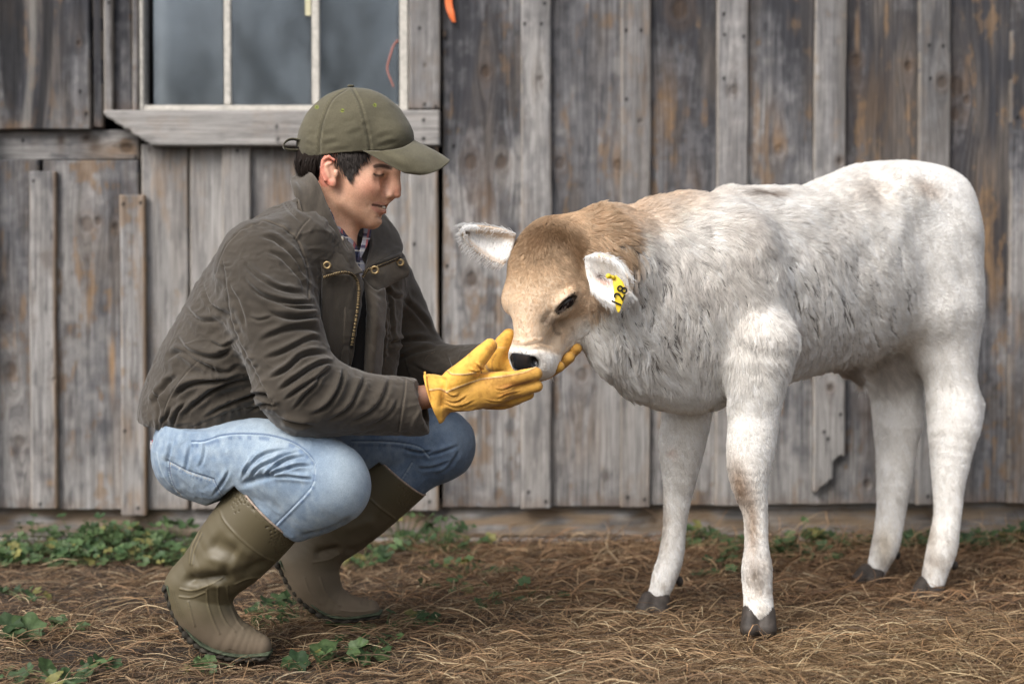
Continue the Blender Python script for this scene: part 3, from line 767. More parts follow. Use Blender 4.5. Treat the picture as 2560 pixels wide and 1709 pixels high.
st = mesh_np("straw", np.concatenate(V), np.concatenate(F), M_STRAW, None, col=np.concatenate(C), smooth=False)
tag(st, "dry tan straw and hay strewn over the yard", "straw", kind="stuff")

# ---- weeds: low mallow with round, scalloped leaves
M_LEAF = mat_vc("weed_leaf", .55, .25, .3, .35)
def leaf_geo(c, nrm, hdg, r, rg, V, F, C, col):
    n = np.asarray(nrm, float); n /= np.linalg.norm(n); a = np.array([math.cos(hdg), math.sin(hdg), 0]); a -= n * (a @ n); a /= np.linalg.norm(a); b = np.cross(n, a)
    m = 20; base = len(V); V.append(c - n * r * .10); C.append(col * .8)
    for k in range(m + 1):
        th = math.radians(28) + (2 * math.pi - math.radians(56)) * k / m
        lob = 1 + .13 * math.cos(5 * (th - math.pi) * 1.15) + .06 * rg.uniform(-1, 1)
        for q, rr in ((0, .55), (1, 1.0)):
            R = r * rr * (lob if q else 1); z = (.12 * math.sin(5 * th) * rr + (.22 if rr > .9 else .10) * rr) * r * .6
            V.append(c + a * (-math.cos(th)) * R * -1 + b * math.sin(th) * R + n * z); C.append(col * (1.1 if q == 0 else .95) * rg.uniform(.9, 1.1))
    for k in range(m):
        i0 = base + 1 + 2 * k; F.append((base, i0, i0 + 2)); F.append((i0, i0 + 1, i0 + 3, i0 + 2))
def weed(cx, cy, R, n, lr, seed, hgt=.06, tone=1.0):
    rg = np.random.default_rng(seed); V, F, C = [], [], []
    for k in range(n):
        q = rg.uniform(0, 1) ** .6 * R; th = rg.uniform(0, 2 * math.pi); x = cx + q * math.cos(th) * 1.25; y = cy + q * math.sin(th) * .75
        z = float(gz(x, y)) + .012 + rg.uniform(.2, 1) * hgt * (1.15 - q / R * .8); r = lr * rg.uniform(.5, 1.15)
        nr = np.array([rg.normal(0, .45), rg.normal(-.35, .4), 1.0]); g = rg.uniform(0, 1)
        col = np.array([.050, .105, .040]) * (1 - g) + np.array([.115, .185, .07]) * g
        if rg.uniform() < .07: col = np.array([.26, .25, .08])
        col = col * tone * rg.uniform(.7, 1.2); leaf_geo(np.array([x, y, z]), nr, rg.uniform(0, 6.28), r, rg, V, F, C, col)
        o = len(V); pts = crom([(cx + (x - cx) * .25, cy + (y - cy) * .25, float(gz(cx, cy)) + .002), ((x + cx) / 2, (y + cy) / 2, z * .55), (x, y, z - .002)], 5); tube(V, F, pts, .0012, 4, False)
        C += [np.array([.13, .17, .07])] * (len(V) - o)
    return V, F, C
def weedobj(name, args, label, group=None, cat="weed", kind=None):
    V, F, C = [], [], []
    for a in args:
        v, f, c = weed(*a); o = len(V); V += v; F += [tuple(i + o for i in q) for q in f]; C += c
    ob = mesh_np(name, np.array(V), F, M_LEAF, None, col=np.array(C)); return tag(ob, label, cat, group, kind)
def GP(u, v): d = gd(v); return (u - 1280) / FPX * d, d
rg = np.random.default_rng(5)
strip = []
for k in range(30):                                     # bed along the foot of the wall, left of the boots
    u = rg.uniform(-40, 500); v = rg.uniform(1372, 1420); x, y = GP(u, v); strip.append((x, min(y, 4.2), .09, 15, .0165, 100 + k, .09 if v < 1390 else .05, .8))
weedobj("weed_bed", strip, "dense green mallow weeds growing at the barn foot left of the boots", kind="stuff", cat="weeds")
strip = []
for k in range(26):
    u = rg.uniform(2080, 2600); v = rg.uniform(1368, 1385); x, y = GP(u, v); strip.append((x, min(y, 4.15), .09, 12, .017, 300 + k, .05, .6))
for k in range(16):
    u = rg.uniform(1720, 2120); v = rg.uniform(1372, 1415); x, y = GP(u, v); strip.append((x, min(y, 4.15), .07, 8, .022, 360 + k, .07, .75))
weedobj("weed_bed", strip, "dark low weeds under the barn behind the calf's legs", kind="stuff", cat="weeds")
SPOTS = [  # u, v, radius, leaves, leaf radius, height, label
 (1010, 1372, .13, 30, .022, .13, "tall green weed with yellow tops against the barn, right of the far boot"),
 (1105, 1392, .14, 34, .024, .11, "bushy green weed near the barn between man and calf"),
 (900, 1420, .09, 20, .024, .07, "green weed clump seen just behind the far boot"),
 (1170, 1440, .11, 14, .02, .05, "sparse weed in the straw below the far knee"),
 (1120, 1480, .10, 10, .02, .03, "few small leaves flat in the straw right of the far boot"),
 (1330, 1500, .09, 8, .018, .04, "small weed standing alone in the straw between man and calf"),
 (1230, 1530, .08, 8, .018, .03, "dark small weed in straw, halfway between far boot and calf"),
 (1810, 1440, .09, 12, .026, .06, "pale leafed weed in the straw between the calf's front legs and hind legs"),
 (750, 1540, .12, 22, .024, .05, "green weed between the two boots"),
 (960, 1570, .12, 16, .022, .035, "weed patch in front of the far boot toe"),
 (930, 1625, .09, 10, .020, .03, "small leafy weed in the straw below the far boot"),
 (700, 1575, .05, 8, .02, .04, "tiny weed at the near boot toe"),
 (790, 1655, .055, 9, .034, .03, "round leaved weed in front right of the near boot toe"),
 (905, 1645, .03, 4, .036, .03, "single broad leaf cluster at the bottom, right of the round leaved weed"),
 (510, 1655, .05, 9, .02, .03, "small weed under the near boot sole"),
 (10, 1600, .05, 4, .040, .04, "broad bright leaf weed at the left picture edge"),
 (130, 1690, .10, 14, .03, .03, "dark weed in the bottom left corner"),
 (110, 1575, .08, 9, .028, .03, "curled weed in the straw left of the near boot"),
 (220, 1670, .04, 6, .022, .03, "little upright weed near the bottom left corner"),
 (60, 1500, .07, 9, .02, .03, "thin weed in bare soil by the left edge"),
]
for k, (u, v, R, n, lr, hg, lab) in enumerate(SPOTS):
    x, y = GP(u, v); weedobj("weed", [(x, min(y, 4.12), R, n, lr * .8, 500 + k, hg, .68)], lab, "single weeds in the straw")

# ---- bare trees across the yard, seen mirrored in the window glass
M_BARK = mat_plain("bark", (.05, .04, .034), .9, 0, .2, 12, .3, .4)
def bare_tree(x, y, H, seed, label):
    rg = random.Random(seed); V, F = [], []; V2, F2 = [], []
    def br(p, d, ln, r, dep, V, F):
        pts = [p]; q = Vector(p); dd = Vector(d).normalized()
        for k in range(4):
            dd = (dd + Vector((rg.gauss(0, .10), rg.gauss(0, .10), rg.gauss(0.04, .06)))).normalized(); q = q + dd * ln / 4; pts.append(tuple(q))
        tube(V, F, pts, np.linspace(r, r * .55, 5), 5 if dep > 2 else 3, False)
        if dep > 0:
            for k in range(3 if dep > 1 else 5):
                t = Vector(pts[rg.choice([2, 3, 4])]); a = rg.uniform(0, 6.28); sp = rg.uniform(.3, .75)
                nd = (dd + Vector((math.cos(a), math.sin(a), rg.uniform(-.1, .5))) * sp).normalized(); br(tuple(t), nd, ln * rg.uniform(.55, .8), r * .5, dep - 1, V, F)
    e = empty("bare_tree", (x, y, 0), label, "tree", "bare trees across the yard")
    pts = [(x, y, -.1), (x + .05, y, H * .15), (x + .1, y, H * .3)]; tube(V, F, pts, [H * .028, H * .022, H * .018], 8)
    for k in range(5):
        a = k * 1.26 + rg.uniform(0, .5); br(pts[rg.choice([1, 2, 2])], (math.cos(a) * .5, math.sin(a) * .5, 1), H * .30, H * .012, 5, V2, F2)
    mesh_np("trunk", np.array(V), F, M_BARK, e); mesh_np("crown", np.array(V2), F2, M_BARK, e)
bare_tree(-4.9, -9.5, 4.3, 3, "bare winter tree across the yard, mirrored in the left pane")
bare_tree(-2.6, -9.0, 5.3, 8, "taller bare winter tree, mirrored in the middle pane")
# ================================================================ THE MAN
man = empty("person", (-0.45, 2.98, 0.0), "young man in olive cap and brown jacket squatting with both gloved hands held out", "person")
YAX = np.array([0, 1.0, 0])
def dmh(u): return 2.97 - (u - 870) * 0.00020            # head mid plane: turned a little to the camera
def hp(u, v, off=0.0): return P(u, v, dmh(u) - off)   # off = metres toward the camera
def rotl(deg):
    a = math.radians(deg); return np.array([[math.cos(a), 0, -math.sin(a)], [0, 1, 0], [math.sin(a), 0, math.cos(a)]])
def E(S, u, v, off, ru, rv, rl, rot=0, k=.012, mode='u'):
    for sgn in ((1, -1) if off else (1,)):
        S.ell(hp(u, v, off * sgn), (PX(ru, 2.95), PX(rl, 2.95), PX(rv, 2.95)), rotl(rot), k, mode)
def Cn(S, a, b, ra, rb, k=.012, mode='u'):
    for sgn in ((1, -1) if (a[2] or b[2]) else (1,)):
        S.cone(hp(a[0], a[1], a[2] * sgn), hp(b[0], b[1], b[2] * sgn), PX(ra, 2.95), PX(rb, 2.95), k, mode)
# ---- body (one surface: head, neck, trunk, arms, legs)
B = Sdf(); B.k = .03
E(B, 868, 362, 0, 112, 112, 90)
E(B, 900, 440, 0, 84, 92, 71, k=.03)
E(B, 905, 500, 0, 52, 58, 52, 20, k=.03)
Cn(B, (860, 500, .040), (926, 550, .008), 21, 17, .018)
E(B, 934, 549, 0, 20, 20, 24, k=.012)
E(B, 924, 515, 0, 36, 36, 37, k=.02)                    # muzzle
Cn(B, (930, 425, .036), (980, 424, 0), 13, 15, .012)     # brow
E(B, 915, 462, .040, 34, 26, 20, k=.03)                 # cheekbone
E(B, 958, 446, .046, 16, 15, 15, k=.014, mode='s')      # eye socket
E(B, 943, 438, .033, 14.5, 14.5, 13, k=.004)            # closed lids over the eye
Cn(B, (985, 424, 0), (991, 470, 0), 11, 10.5, .012)       # nose
Cn(B, (975, 430, 0), (978, 480, 0), 15, 15, .016)
Cn(B, (991, 462, 0), (993, 486, 0), 9, 9.2, .004)
E(B, 972, 488, .0105, 10, 7.5, 7.5, k=.004)
Cn(B, (975, 493, 0), (960, 506, 0), 9, 9, .008)
E(B, 979, 499, .008, 8, 3.4, 4, k=.003, mode='s')
E(B, 962, 462, .024, 9, 20, 9, 10, k=.014, mode='s')       # nostril
Cn(B, (934, 512, .024), (961, 509, 0), 4.5, 7, .005)     # upper lip
Cn(B, (935, 519, .022), (956, 530, 0), 4.5, 8.5, .006)     # lower lip
Cn(B, (931, 511, .027), (969, 519, 0), 2.2, 5.8, .002, 's')   # mouth slit
E(B, 954, 541, 0, 9, 4, 18, k=.012, mode='s')
# ear
E(B, 820, 427, .080, 20, 38, 11, -12, k=.006)
E(B, 824, 423, .094, 13, 27, 9, -12, k=.003, mode='s')
Cn(B, (802, 420, .089), (810, 398, .089), 3.6, 3.6, .004); Cn(B, (810, 398, .089), (822, 392, .088), 3.6, 3.6, .004); Cn(B, (822, 392, .088), (836, 400, .086), 3.6, 3.2, .004)
Cn(B, (802, 420, .089), (814, 450, .087), 3.6, 4, .004); E(B, 832, 457, .083, 9, 11, 6, k=.006)
Cn(B, (815, 414, .087), (823, 441, .086), 3, 3.4, .004); Cn(B, (815, 414, .087), (828, 407, .086), 3, 2.6, .004)
E(B, 842, 433, .080, 5, 9, 6, k=.005)
# neck and trunk
Cn(B, (838, 455, 0), (803, 640, 0), 62, 68, .02)
Cn(B, (875, 560, .0), (850, 640, 0), 18, 25, .03)
B.pchain([(795, 640, 2.98, 78), (690, 760, 2.98, 100), (580, 930, 2.98, 100), (510, 1080, 2.98, 85)], .04)
B.pchain([(660, 670, 2.85, 55), (675, 750, 2.82, 48), (710, 860, 2.80, 44), (755, 965, 2.785, 40)], .02); B.pchain([(760, 985, 2.785, 40), (860, 1000, 2.80, 38), (960, 1005, 2.83, 34), (1062, 992, 2.85, 30), (1120, 985, 2.86, 24)], .02)
B.pchain([(900, 680, 3.12, 50), (980, 800, 3.20, 42), (1030, 890, 3.20, 36)], .02); B.pchain([(1035, 902, 3.20, 36), (1120, 912, 3.14, 28), (1195, 905, 3.08, 24)], .02)
B.pchain([(500, 1120, 2.9, 75), (640, 1150, 2.84, 70), (785, 1205, 2.79, 60)], .02); B.pchain([(790, 1220, 2.79, 55), (690, 1285, 2.83, 50), (575, 1382, 2.87, 42), (512, 1468, 2.89, 30)], .02); B.pchain([(512, 1470, 2.89, 28), (560, 1575, 2.89, 28), (640, 1612, 2.89, 18)], .02)
B.pchain([(520, 1120, 3.07, 70), (800, 1110, 3.16, 55), (1090, 1110, 3.24, 50)], .02); B.pchain([(1090, 1115, 3.24, 48), (930, 1240, 3.22, 44), (815, 1355, 3.22, 34), (792, 1420, 3.22, 26)], .02); B.pchain([(792, 1430, 3.22, 25), (830, 1505, 3.22, 22), (900, 1522, 3.22, 14)], .02)
V, Q = build_sdf(B, .0032)
# finer head: subdivide only the part that shows
def subdiv(V, Q, sel, S=None):
    """split the selected quads in four (shared edge points), leaving hanging seams only where hidden"""
    m = sel[Q].all(1); q = Q[m]; rest = Q[~m]; nb = len(V)
    e = np.sort(np.concatenate([q[:, [0, 1]], q[:, [1, 2]], q[:, [2, 3]], q[:, [3, 0]]]), 1); u, inv = np.unique(e, axis=0, return_inverse=True); inv = inv.ravel()
    k = len(q); ev = nb + inv.reshape(4, k).T; cv = nb + len(u) + np.arange(k)
    V = np.concatenate([V, V[u].mean(1), V[q].mean(1)])
    nq = np.concatenate([np.stack([q[:, i], ev[:, i], cv, ev[:, i - 1]], 1) for i in range(4)])
    if S is not None:
        idx = np.arange(nb, len(V)); e_ = .0008; X = V[idx]
        for _ in range(2):
            f = S(X); g = np.stack([S(X + np.eye(3)[i] * e_) - S(X - np.eye(3)[i] * e_) for i in range(3)], 1) / (2 * e_)
            X = X - np.clip(f / np.maximum((g * g).sum(1), .25), -.002, .002)[:, None] * g
        V[idx] = X
    return V, np.concatenate([rest, nq])
uu, vv = proj(V); V, Q = subdiv(V, Q, (vv < 620) & (vv > 300), B)
V = relax(V, Q, 1, .35)
S = Sculpt(V, Q); SK = np.array([.68, .42, .295])
S.col = np.tile(SK, (len(V), 1)) * (0.93 + .14 * fbm(V[:, 0] * 60, V[:, 1] * 60, V[:, 2] * 60, 4, 3))[:, None]
RED = np.array([.62, .16, .12])
S.pblob(925, 470, 45, 30, (.62, .29, .20), .6); S.pblob(994, 482, 13, 18, (.60, .24, .18), .5); S.pblob(975, 455, 18, 20, (.55, .27, .19), .35)
S.pblob(815, 425, 24, 42, RED, .0); 
S.paint([(812, 455), (800, 430), (800, 405), (815, 391), (832, 394)], 10, RED, .62, 6); S.pblob(828, 458, 12, 11, RED, .6); S.pblob(824, 425, 10, 20, (.5, .2, .14), .4)
S.pblob(900, 530, 48, 30, (.40, .25, .16), .45); S.pblob(935, 550, 30, 18, (.42, .27, .18), .35)          # shaved beard shadow
S.pblob(820, 520, 30, 50, (.66, .40, .24), .3)
DK = (.022, .014, .010)
S.paint([(931, 419), (945, 414), (965, 416), (984, 423)], 3.2, DK, .85, 3, .12)                             # eyebrow
S.paint([(937, 420), (955, 418), (975, 421)], 3.2, DK, .5, 3, .1)
S.paint([(932, 434), (941, 438), (951, 439), (962, 435)], 1.5, DK, .9, 1.8, .08)                           # lashes
S.paint([(938, 437), (948, 442), (960, 438)], 2.2, (.12, .07, .05), .6, 3, .1)
S.paint([(931, 427), (944, 424), (958, 426)], .8, (.30, .16, .11), .5, 2.0, .2)                                     # lid crease
S.pblob(950, 447, 15, 4, (.42, .21, .15), .45); S.paint([(968, 492), (962, 484), (964, 476)], 1.2, (.40, .17, .12), .5, 3, ends=.3); S.pblob(976, 500, 9, 3, (.25, .08, .06), .6)
S.paint([(934, 518), (945, 527), (956, 533), (963, 528)], 4.2, (.60, .28, .23), .65, 3)                      # lips
S.paint([(934, 510), (950, 508), (966, 512)], 2.2, (.52, .24, .19), .6, 2.5)
S.paint([(932, 512), (945, 514), (962, 518)], 2.4, (.05, .02, .018), .9, 1.5)
HPS = [(738, 340), (744, 400), (752, 432), (775, 448), (797, 452), (803, 400), (815, 384), (845, 384), (850, 405), (858, 422), (868, 434), (877, 443), (881, 425), (892, 406), (914, 389), (926, 370), (926, 340)]
hs_ = S.poly([(a + 0.0, b) for a, b in HPS]) & (S.V[:, 1] < 2.98); S.col[hs_] = np.array([.016, .010, .008])
S.fold([(960, 494), (942, 500), (928, 512)], 5, -.0008, .3); S.fold([(925, 507), (921, 514), (924, 522)], 3, -.0008, .3)
S.pblob(845, 431, 5, 7, (.16, .06, .04), .5)
wr = (S.U > 1020) & (S.W > 900); S.col[wr] = S.col[wr] * np.array([.45, .42, .42])                           # darker wrist
M_SKIN, t_, b_ = newmat("skin"); c_ = N(t_, 'ShaderNodeAttribute', attribute_name="Col").outputs['Color']
L(t_, c_, b_.inputs['Base Color']); b_.inputs['Roughness'].default_value = .48; b_.inputs['Specular IOR Level'].default_value = .4
cn_ = mixc(t_, 'MULTIPLY', 1, c_, ramp(t_, noise(t_, coordnode(t_), 380, 4, .7), [(.3, (.84, .80, .78)), (.62, (1.04, 1.02, 1.02))]).outputs[0]); cn_ = mixc(t_, 'MULTIPLY', 1, cn_, ramp(t_, noise(t_, coordnode(t_), 45, 4, .6), [(.3, (.88, .82, .80)), (.65, (1.05,) * 3)]).outputs[0]); L(t_, cn_, b_.inputs['Base Color']); b_.inputs['Subsurface Weight'].default_value = .12; b_.inputs['Subsurface Radius'].default_value = (.008, .003, .0015); b_.inputs['Subsurface Scale'].default_value = .6
bump(t_, b_, noise(t_, coordnode(t_), 700, 3), .12, .0006)
body = S.done("body", M_SKIN, man)
hV, hn, hU, hW = S.V.copy(), normals(S.V, S.Q), S.U, S.W
M_TEETH = mat_plain("teeth", (.72, .66, .56), .25, 0, .5, 100, .08, 0)
T = Sdf(); T.k = .002
for k in range(7):
    u = 937 + 4.2 * k; T.ell(hp(u - 1, 513.5 + k * .8, .0262 - k * .0040), (PX(2.7, 2.95), PX(3.2, 2.95), PX(4.4, 2.95)), None, .0008)
V, Q = build_sdf(T, .0009); mesh_np("teeth", V, Q, M_TEETH, body)
# ---- hair
M_HAIR, t_, b_ = newmat("dark_hair"); b_.inputs['Base Color'].default_value = (.014, .009, .007, 1); b_.inputs['Roughness'].default_value = .6; b_.inputs['Specular IOR Level'].default_value = .22
Hs = Sdf(); Hs.k = .01
E(Hs, 858, 368, 0, 116, 106, 93)
E(Hs, 794, 402, 0, 48, 42, 66, 20, k=.02); E(Hs, 780, 420, 0, 26, 24, 55, 30, k=.02)
Hs.plane(hp(870, 380), (.80, 0, -.60 + .0))
Vh, Qh = build_sdf(Hs, .004); n_ = normals(Vh, Qh); Vh = Vh + n_ * (.004 * (fbm(Vh[:, 0] * 50, Vh[:, 1] * 200, Vh[:, 2] * 20, 3) - .5))[:, None]
def hp_poly(U, W, pts):
    ins = np.zeros(len(U), bool); j = len(pts) - 1
    for i in range(len(pts)):
        xi, yi = pts[i]; xj, yj = pts[j]; ins ^= ((yi > W) != (yj > W)) & (U < (xj - xi) * (W - yi) / ((yj - yi) + 1e-12) + xi); j = i
    return ins
hm_ = ~(hp_poly(*proj(Vh[Qh].mean(1)), [(797, 380), (850, 384), (850, 500), (797, 500)]) & (Vh[Qh].mean(1)[:, 1] < 2.97)); Qh = Qh[hm_]
hair = mesh_np("hair", Vh, Qh, M_HAIR, body)
HP = [(742, 388), (744, 400), (752, 432), (775, 445), (790, 448), (792, 400), (800, 380), (844, 380), (848, 402), (858, 424), (868, 436), (877, 444), (882, 424), (893, 405), (912, 388), (920, 375)]
r = np.random.default_rng(4); n3 = normals(Vh, Qh); u_, w_ = proj(Vh)
src = np.concatenate([hV[(hp_poly(hU, hW, HP)) & (hV[:, 1] < 3.0)], Vh[((u_ < 792) | (Vh[:, 1] > 2.98)) & (u_ < 812) & (w_ > 392)]])
srn = np.concatenate([hn[(hp_poly(hU, hW, HP)) & (hV[:, 1] < 3.0)], n3[((u_ < 792) | (Vh[:, 1] > 2.98)) & (u_ < 812) & (w_ > 392)]])
k = r.integers(0, len(src), 5200); p0 = src[k] + r.normal(0, .0015, (5200, 3)); nn = srn[k]
uu, ww = proj(p0); side = sst(uu, 835, 860)
dirv = np.stack([-.35 + .75 * side + r.normal(0, .10, len(k)), -.12 - .1 * side + r.normal(0, .12, len(k)), -1 + r.normal(0, .1, len(k))], 1)
dirv -= nn * (dirv * nn).sum(1)[:, None]; dirv /= np.linalg.norm(dirv, axis=1)[:, None]
ln = np.where(side > .5, r.uniform(.010, .022, len(k)), r.uniform(.016, .034, len(k)))[:, None]
pts = np.stack([p0 + nn * .001, p0 + nn * .005 + dirv * ln * .5, p0 + nn * (.0035 + .003 * side[:, None]) + dirv * ln], 1)
wd = np.cross(dirv, nn) * .0007
Vs = np.stack([pts[:, 0] - wd, pts[:, 0] + wd, pts[:, 1] - wd, pts[:, 1] + wd, pts[:, 2]], 1).reshape(-1, 3); o = np.arange(len(k)) * 5
Fs = np.concatenate([np.stack([o, o + 1, o + 3, o + 2], 1), np.stack([o + 2, o + 3, o + 4, o + 4], 1)[:, [0, 1, 2, 2]]])
mesh_np("hair_strands", Vs, [tuple(f) for f in Fs[:len(o)]] + [tuple(f[:3]) for f in Fs[len(o):]], M_HAIR, hair)

# ---- cap
M_CAP = mat_cloth("olive_cotton", None, .9, .16, 300, 1100, .3, .22, 22)
CAPC = np.array([.108, .098, .064])
cap = Sdf(); cap.k = .01
E(cap, 888, 352, 0, 140, 132, 99)
E(cap, 800, 372, 0, 49, 48, 70, k=.03); E(cap, 975, 345, 0, 52, 40, 62, k=.03)
cap.plane(hp(885, 391), (.075, 0, -1.0))
V, Q = build_sdf(cap, .0026); S = Sculpt(V, Q)
d_ = normals(V, Q); S.V += d_ * (.0042 * (fbm(V[:, 0] * 22, V[:, 1] * 22, V[:, 2] * 34, 8, 4) - .5))[:, None]
S.refresh()
S.col = np.tile(CAPC, (len(V), 1)) * (.85 + .3 * fbm(V[:, 0] * 30, V[:, 1] * 30, V[:, 2] * 30, 2, 5))[:, None]
LT = CAPC * 1.55; DKc = CAPC * .55
for st_ in ([(880, 222), (900, 260), (912, 305), (922, 350), (926, 378)], [(868, 222), (830, 250), (808, 300), (799, 345), (798, 384)]):
    S.fold(st_, 3.2, -.0016, 0); q = [(a + 8, b) for a, b in st_]; S.fold(q, 4, .0009, 0); q = [(a - 8, b) for a, b in st_]; S.fold(q, 4, .0009, 0)
    S.paint(st_, 1.0, DKc, .8, 1.2); S.paint([(a + 6, b) for a, b in st_], .7, LT, .6, 1, dash=60); S.paint([(a - 6, b) for a, b in st_], .7, LT, .6, 1, dash=60)
for a, b, c2 in (((905, 300), (918, 308), .0012), ((908, 325), (935, 330), .001), ((800, 355), (850, 345), .0012), ((815, 372), (880, 365), .001), ((930, 340), (985, 325), .001), ((805, 330), (840, 322), .0008), ((850, 300), (895, 290), .0008), ((760, 350), (790, 360), .0012), ((765, 330), (795, 325), .001), ((935, 362), (1000, 345), .0012), ((860, 330), (910, 318), .0009)):
    S.fold([a, ((a[0] + b[0]) / 2, (a[1] + b[1]) / 2 - 4), b], 5, c2, .35); S.fold([(a[0], a[1] + 9), (b[0], b[1] + 9)], 5, -c2, .35)
for (a, b) in ((856, 277), (937, 263), (792, 268)):
    S.pblob(a, b, 4.6, 4.6, (.20, .24, .03), .95, hard=True); S.pblob(a, b, 2.0, 2.0, (.01, .01, .008), 1, hard=True)
S.paint([(755, 376), (800, 383), (850, 385), (915, 375), (1030, 354)], .8, LT * .9, .5, 1.2)
capo = S.done("cap", M_CAP, man)
def capcol(a, b): return np.tile(CAPC * 1.15, (len(a), 1)) * (.85 + .3 * fbm(a * 14, b * 8, 0, 5, 5))[:, None]
vis = sheet("visor", [[(908, 377, 2.888), (960, 377, 2.868), (1005, 370, 2.885), (1033, 353, 2.945), (1010, 352, 3.02), (950, 372, 3.06)],
                      [(955, 403, 2.872), (1005, 402, 2.862), (1045, 393, 2.882), (1070, 370, 2.942), (1045, 378, 3.02), (990, 398, 3.06)],
                      [(1000, 427, 2.868), (1045, 426, 2.868), (1083, 413, 2.892), (1103, 388, 2.94), (1078, 395, 3.01), (1030, 418, 3.045)],
                      [(1022, 433, 2.872), (1063, 436, 2.876), (1098, 424, 2.896), (1124, 403, 2.94), (1095, 412, 3.005), (1050, 428, 3.035)]], 40, 26, .004, M_CAP, capo, colfn=capcol)
V, F = [], []; tube(V, F, [hp(877, 217), hp(877, 213)], [PX(9, 2.95), PX(7.5, 2.95)], 14); mesh_np("button", np.array(V), F, M_CAP, capo, col=np.tile(CAPC, (len(V), 1)))
sheet("back_strap", [[(762, 352, 2.93), (728, 346, 2.93), (711, 358, 2.935), (716, 372, 2.94), (760, 374, 2.94)], [(762, 356, 2.955), (728, 350, 2.955), (709, 362, 2.96), (716, 376, 2.96), (760, 380, 2.96)]], 30, 6, .0025, M_CAP, capo, col=CAPC * .8)

# ---- shirt (plaid) inside the open collar, and its tail
M_PLAID, t_, b_ = newmat("plaid_cotton"); vec = coordnode(t_)
def stripe(axis, freq, ph, lo, hi):
    s_ = t_.nodes.new('ShaderNodeSeparateXYZ'); L(t_, vec, s_.inputs[0]); m1 = N(t_, 'ShaderNodeMath', operation='MULTIPLY_ADD'); L(t_, s_.outputs[axis], m1.inputs[0]); m1.inputs[1].default_value = freq; m1.inputs[2].default_value = ph
    m2 = N(t_, 'ShaderNodeMath', operation='FRACT'); L(t_, m1.outputs[0], m2.inputs[0]); r_ = t_.nodes.new('ShaderNodeMapRange'); L(t_, m2.outputs[0], r_.inputs[0])
    r_.inputs[1].default_value = lo; r_.inputs[2].default_value = hi; r_.clamp = True; g_ = N(t_, 'ShaderNodeMath', operation='GREATER_THAN'); L(t_, r_.outputs[0], g_.inputs[0]); g_.inputs[1].default_value = .5; return g_.outputs[0]
c_ = mixc(t_, 'MIX', stripe(0, 42, .2, .3, .7), (.30, .30, .34), (.025, .03, .07)); c_ = mixc(t_, 'MIX', stripe(2, 38, .1, .6, .9), c_, (.06, .05, .09))
c_ = mixc(t_, 'MIX', stripe(0, 42, .65, .75, .95), c_, (.35, .10, .10)); c_ = mixc(t_, 'MIX', stripe(2, 38, .5, .8, .95), c_, (.5, .48, .46)); L(t_, c_, b_.inputs['Base Color']); b_.inputs['Roughness'].default_value = .85
M_BLK = mat_plain("gap_shade_and_tape", (.010, .009, .009), .9, 0, .2, 60, .2, 0)  # near-black, for the shaded jacket gap and the zip tape
sh = Sdf(); sh.k = .03
sh.pchain([(815, 600, 2.97, 66), (835, 690, 2.97, 82), (845, 800, 2.98, 100), (830, 950, 2.98, 90)])
V, Q = build_sdf(sh, .006); shirt = mesh_np("shirt", V, Q, M_PLAID, man)
sheet("shirt_collar", [[(822, 520, 2.895), (838, 560, 2.89), (862, 596, 2.90), (884, 618, 2.93)], [(832, 540, 2.885), (846, 583, 2.878), (868, 625, 2.885), (889, 660, 2.905)]], 24, 8, .003, M_PLAID, shirt)
sheet("shirt_collar", [[(906, 560, 3.02), (908, 585, 2.99), (903, 612, 2.96), (896, 640, 2.935)], [(928, 566, 3.04), (926, 592, 3.0), (918, 612, 2.97), (890, 668, 2.93)]], 24, 8, .003, M_PLAID, shirt)
M_BTN = mat_plain("pale_button", (.55, .48, .38), .35, 0, .5, 100, .1, 0)
V, F = [], []; q = P(852, 598, 2.872); tube(V, F, [q, q + np.array([.0, -.004, .0])], [.0062, .0055], 14); mesh_np("collar_button", np.array(V), F, M_BTN, shirt)
inn = Sdf(); inn.k = .03; inn.pchain([(884, 712, 2.95, 26), (886, 750, 2.93, 38), (880, 830, 2.93, 48), (872, 950, 2.93, 44)]); V, Q = build_sdf(inn, .006)
mesh_np("jacket_gap_shade", V, Q, M_BLK, shirt)  # near-black filler stands in for the shade inside the open jacket
M_TAIL = M_PLAID
sheet("shirt_tail", [[(378, 1098, 2.90), (395, 1103, 2.87), (412, 1100, 2.86)], [(377, 1120, 2.91), (396, 1126, 2.875), (410, 1108, 2.87)], [(381, 1130, 2.91), (394, 1132, 2.88), (400, 1122, 2.88)]], 10, 10, .004, M_PLAID, shirt)

# ---- jacket
JC = np.array([.056, .046, .035]); M_JKT = mat_cloth("waxed_cotton", None, .82, .14, 420, 1300, .22, .25, 11, .25)
J = Sdf(); J.k = .05
st15 = (YAX, 1.28)
J.pchain([(775, 575, 2.98, 78), (700, 690, 2.98, 150), (612, 850, 2.98, 165), (520, 975, 2.98, 146), (468, 1035, 2.98, 100)], .06, sq=st15)
J.pchain([(560, 1010, 2.98, 118), (700, 1010, 2.96, 90)], .05, sq=st15)
J.pchain([(760, 600, 2.86, 70), (650, 670, 2.84, 90)], .06); J.pchain([(850, 610, 3.10, 70), (910, 690, 3.14, 85)], .06)     # shoulder yokes
J.pchain([(835, 690, 2.95, 92), (850, 800, 2.95, 92), (845, 950, 2.95, 80)], .05, sq=(YAX, 1.25))                        # fronts
J.pchain([(935, 700, 3.07, 68), (935, 820, 3.06, 66), (925, 960, 3.05, 60)], .05)
J.pchain([(905, 640, 2.86, 26), (912, 700, 2.83, 26), (905, 800, 2.83, 24), (893, 900, 2.84, 26), (885, 980, 2.84, 30)], .010, 's', sq=(YAX, 6.0))
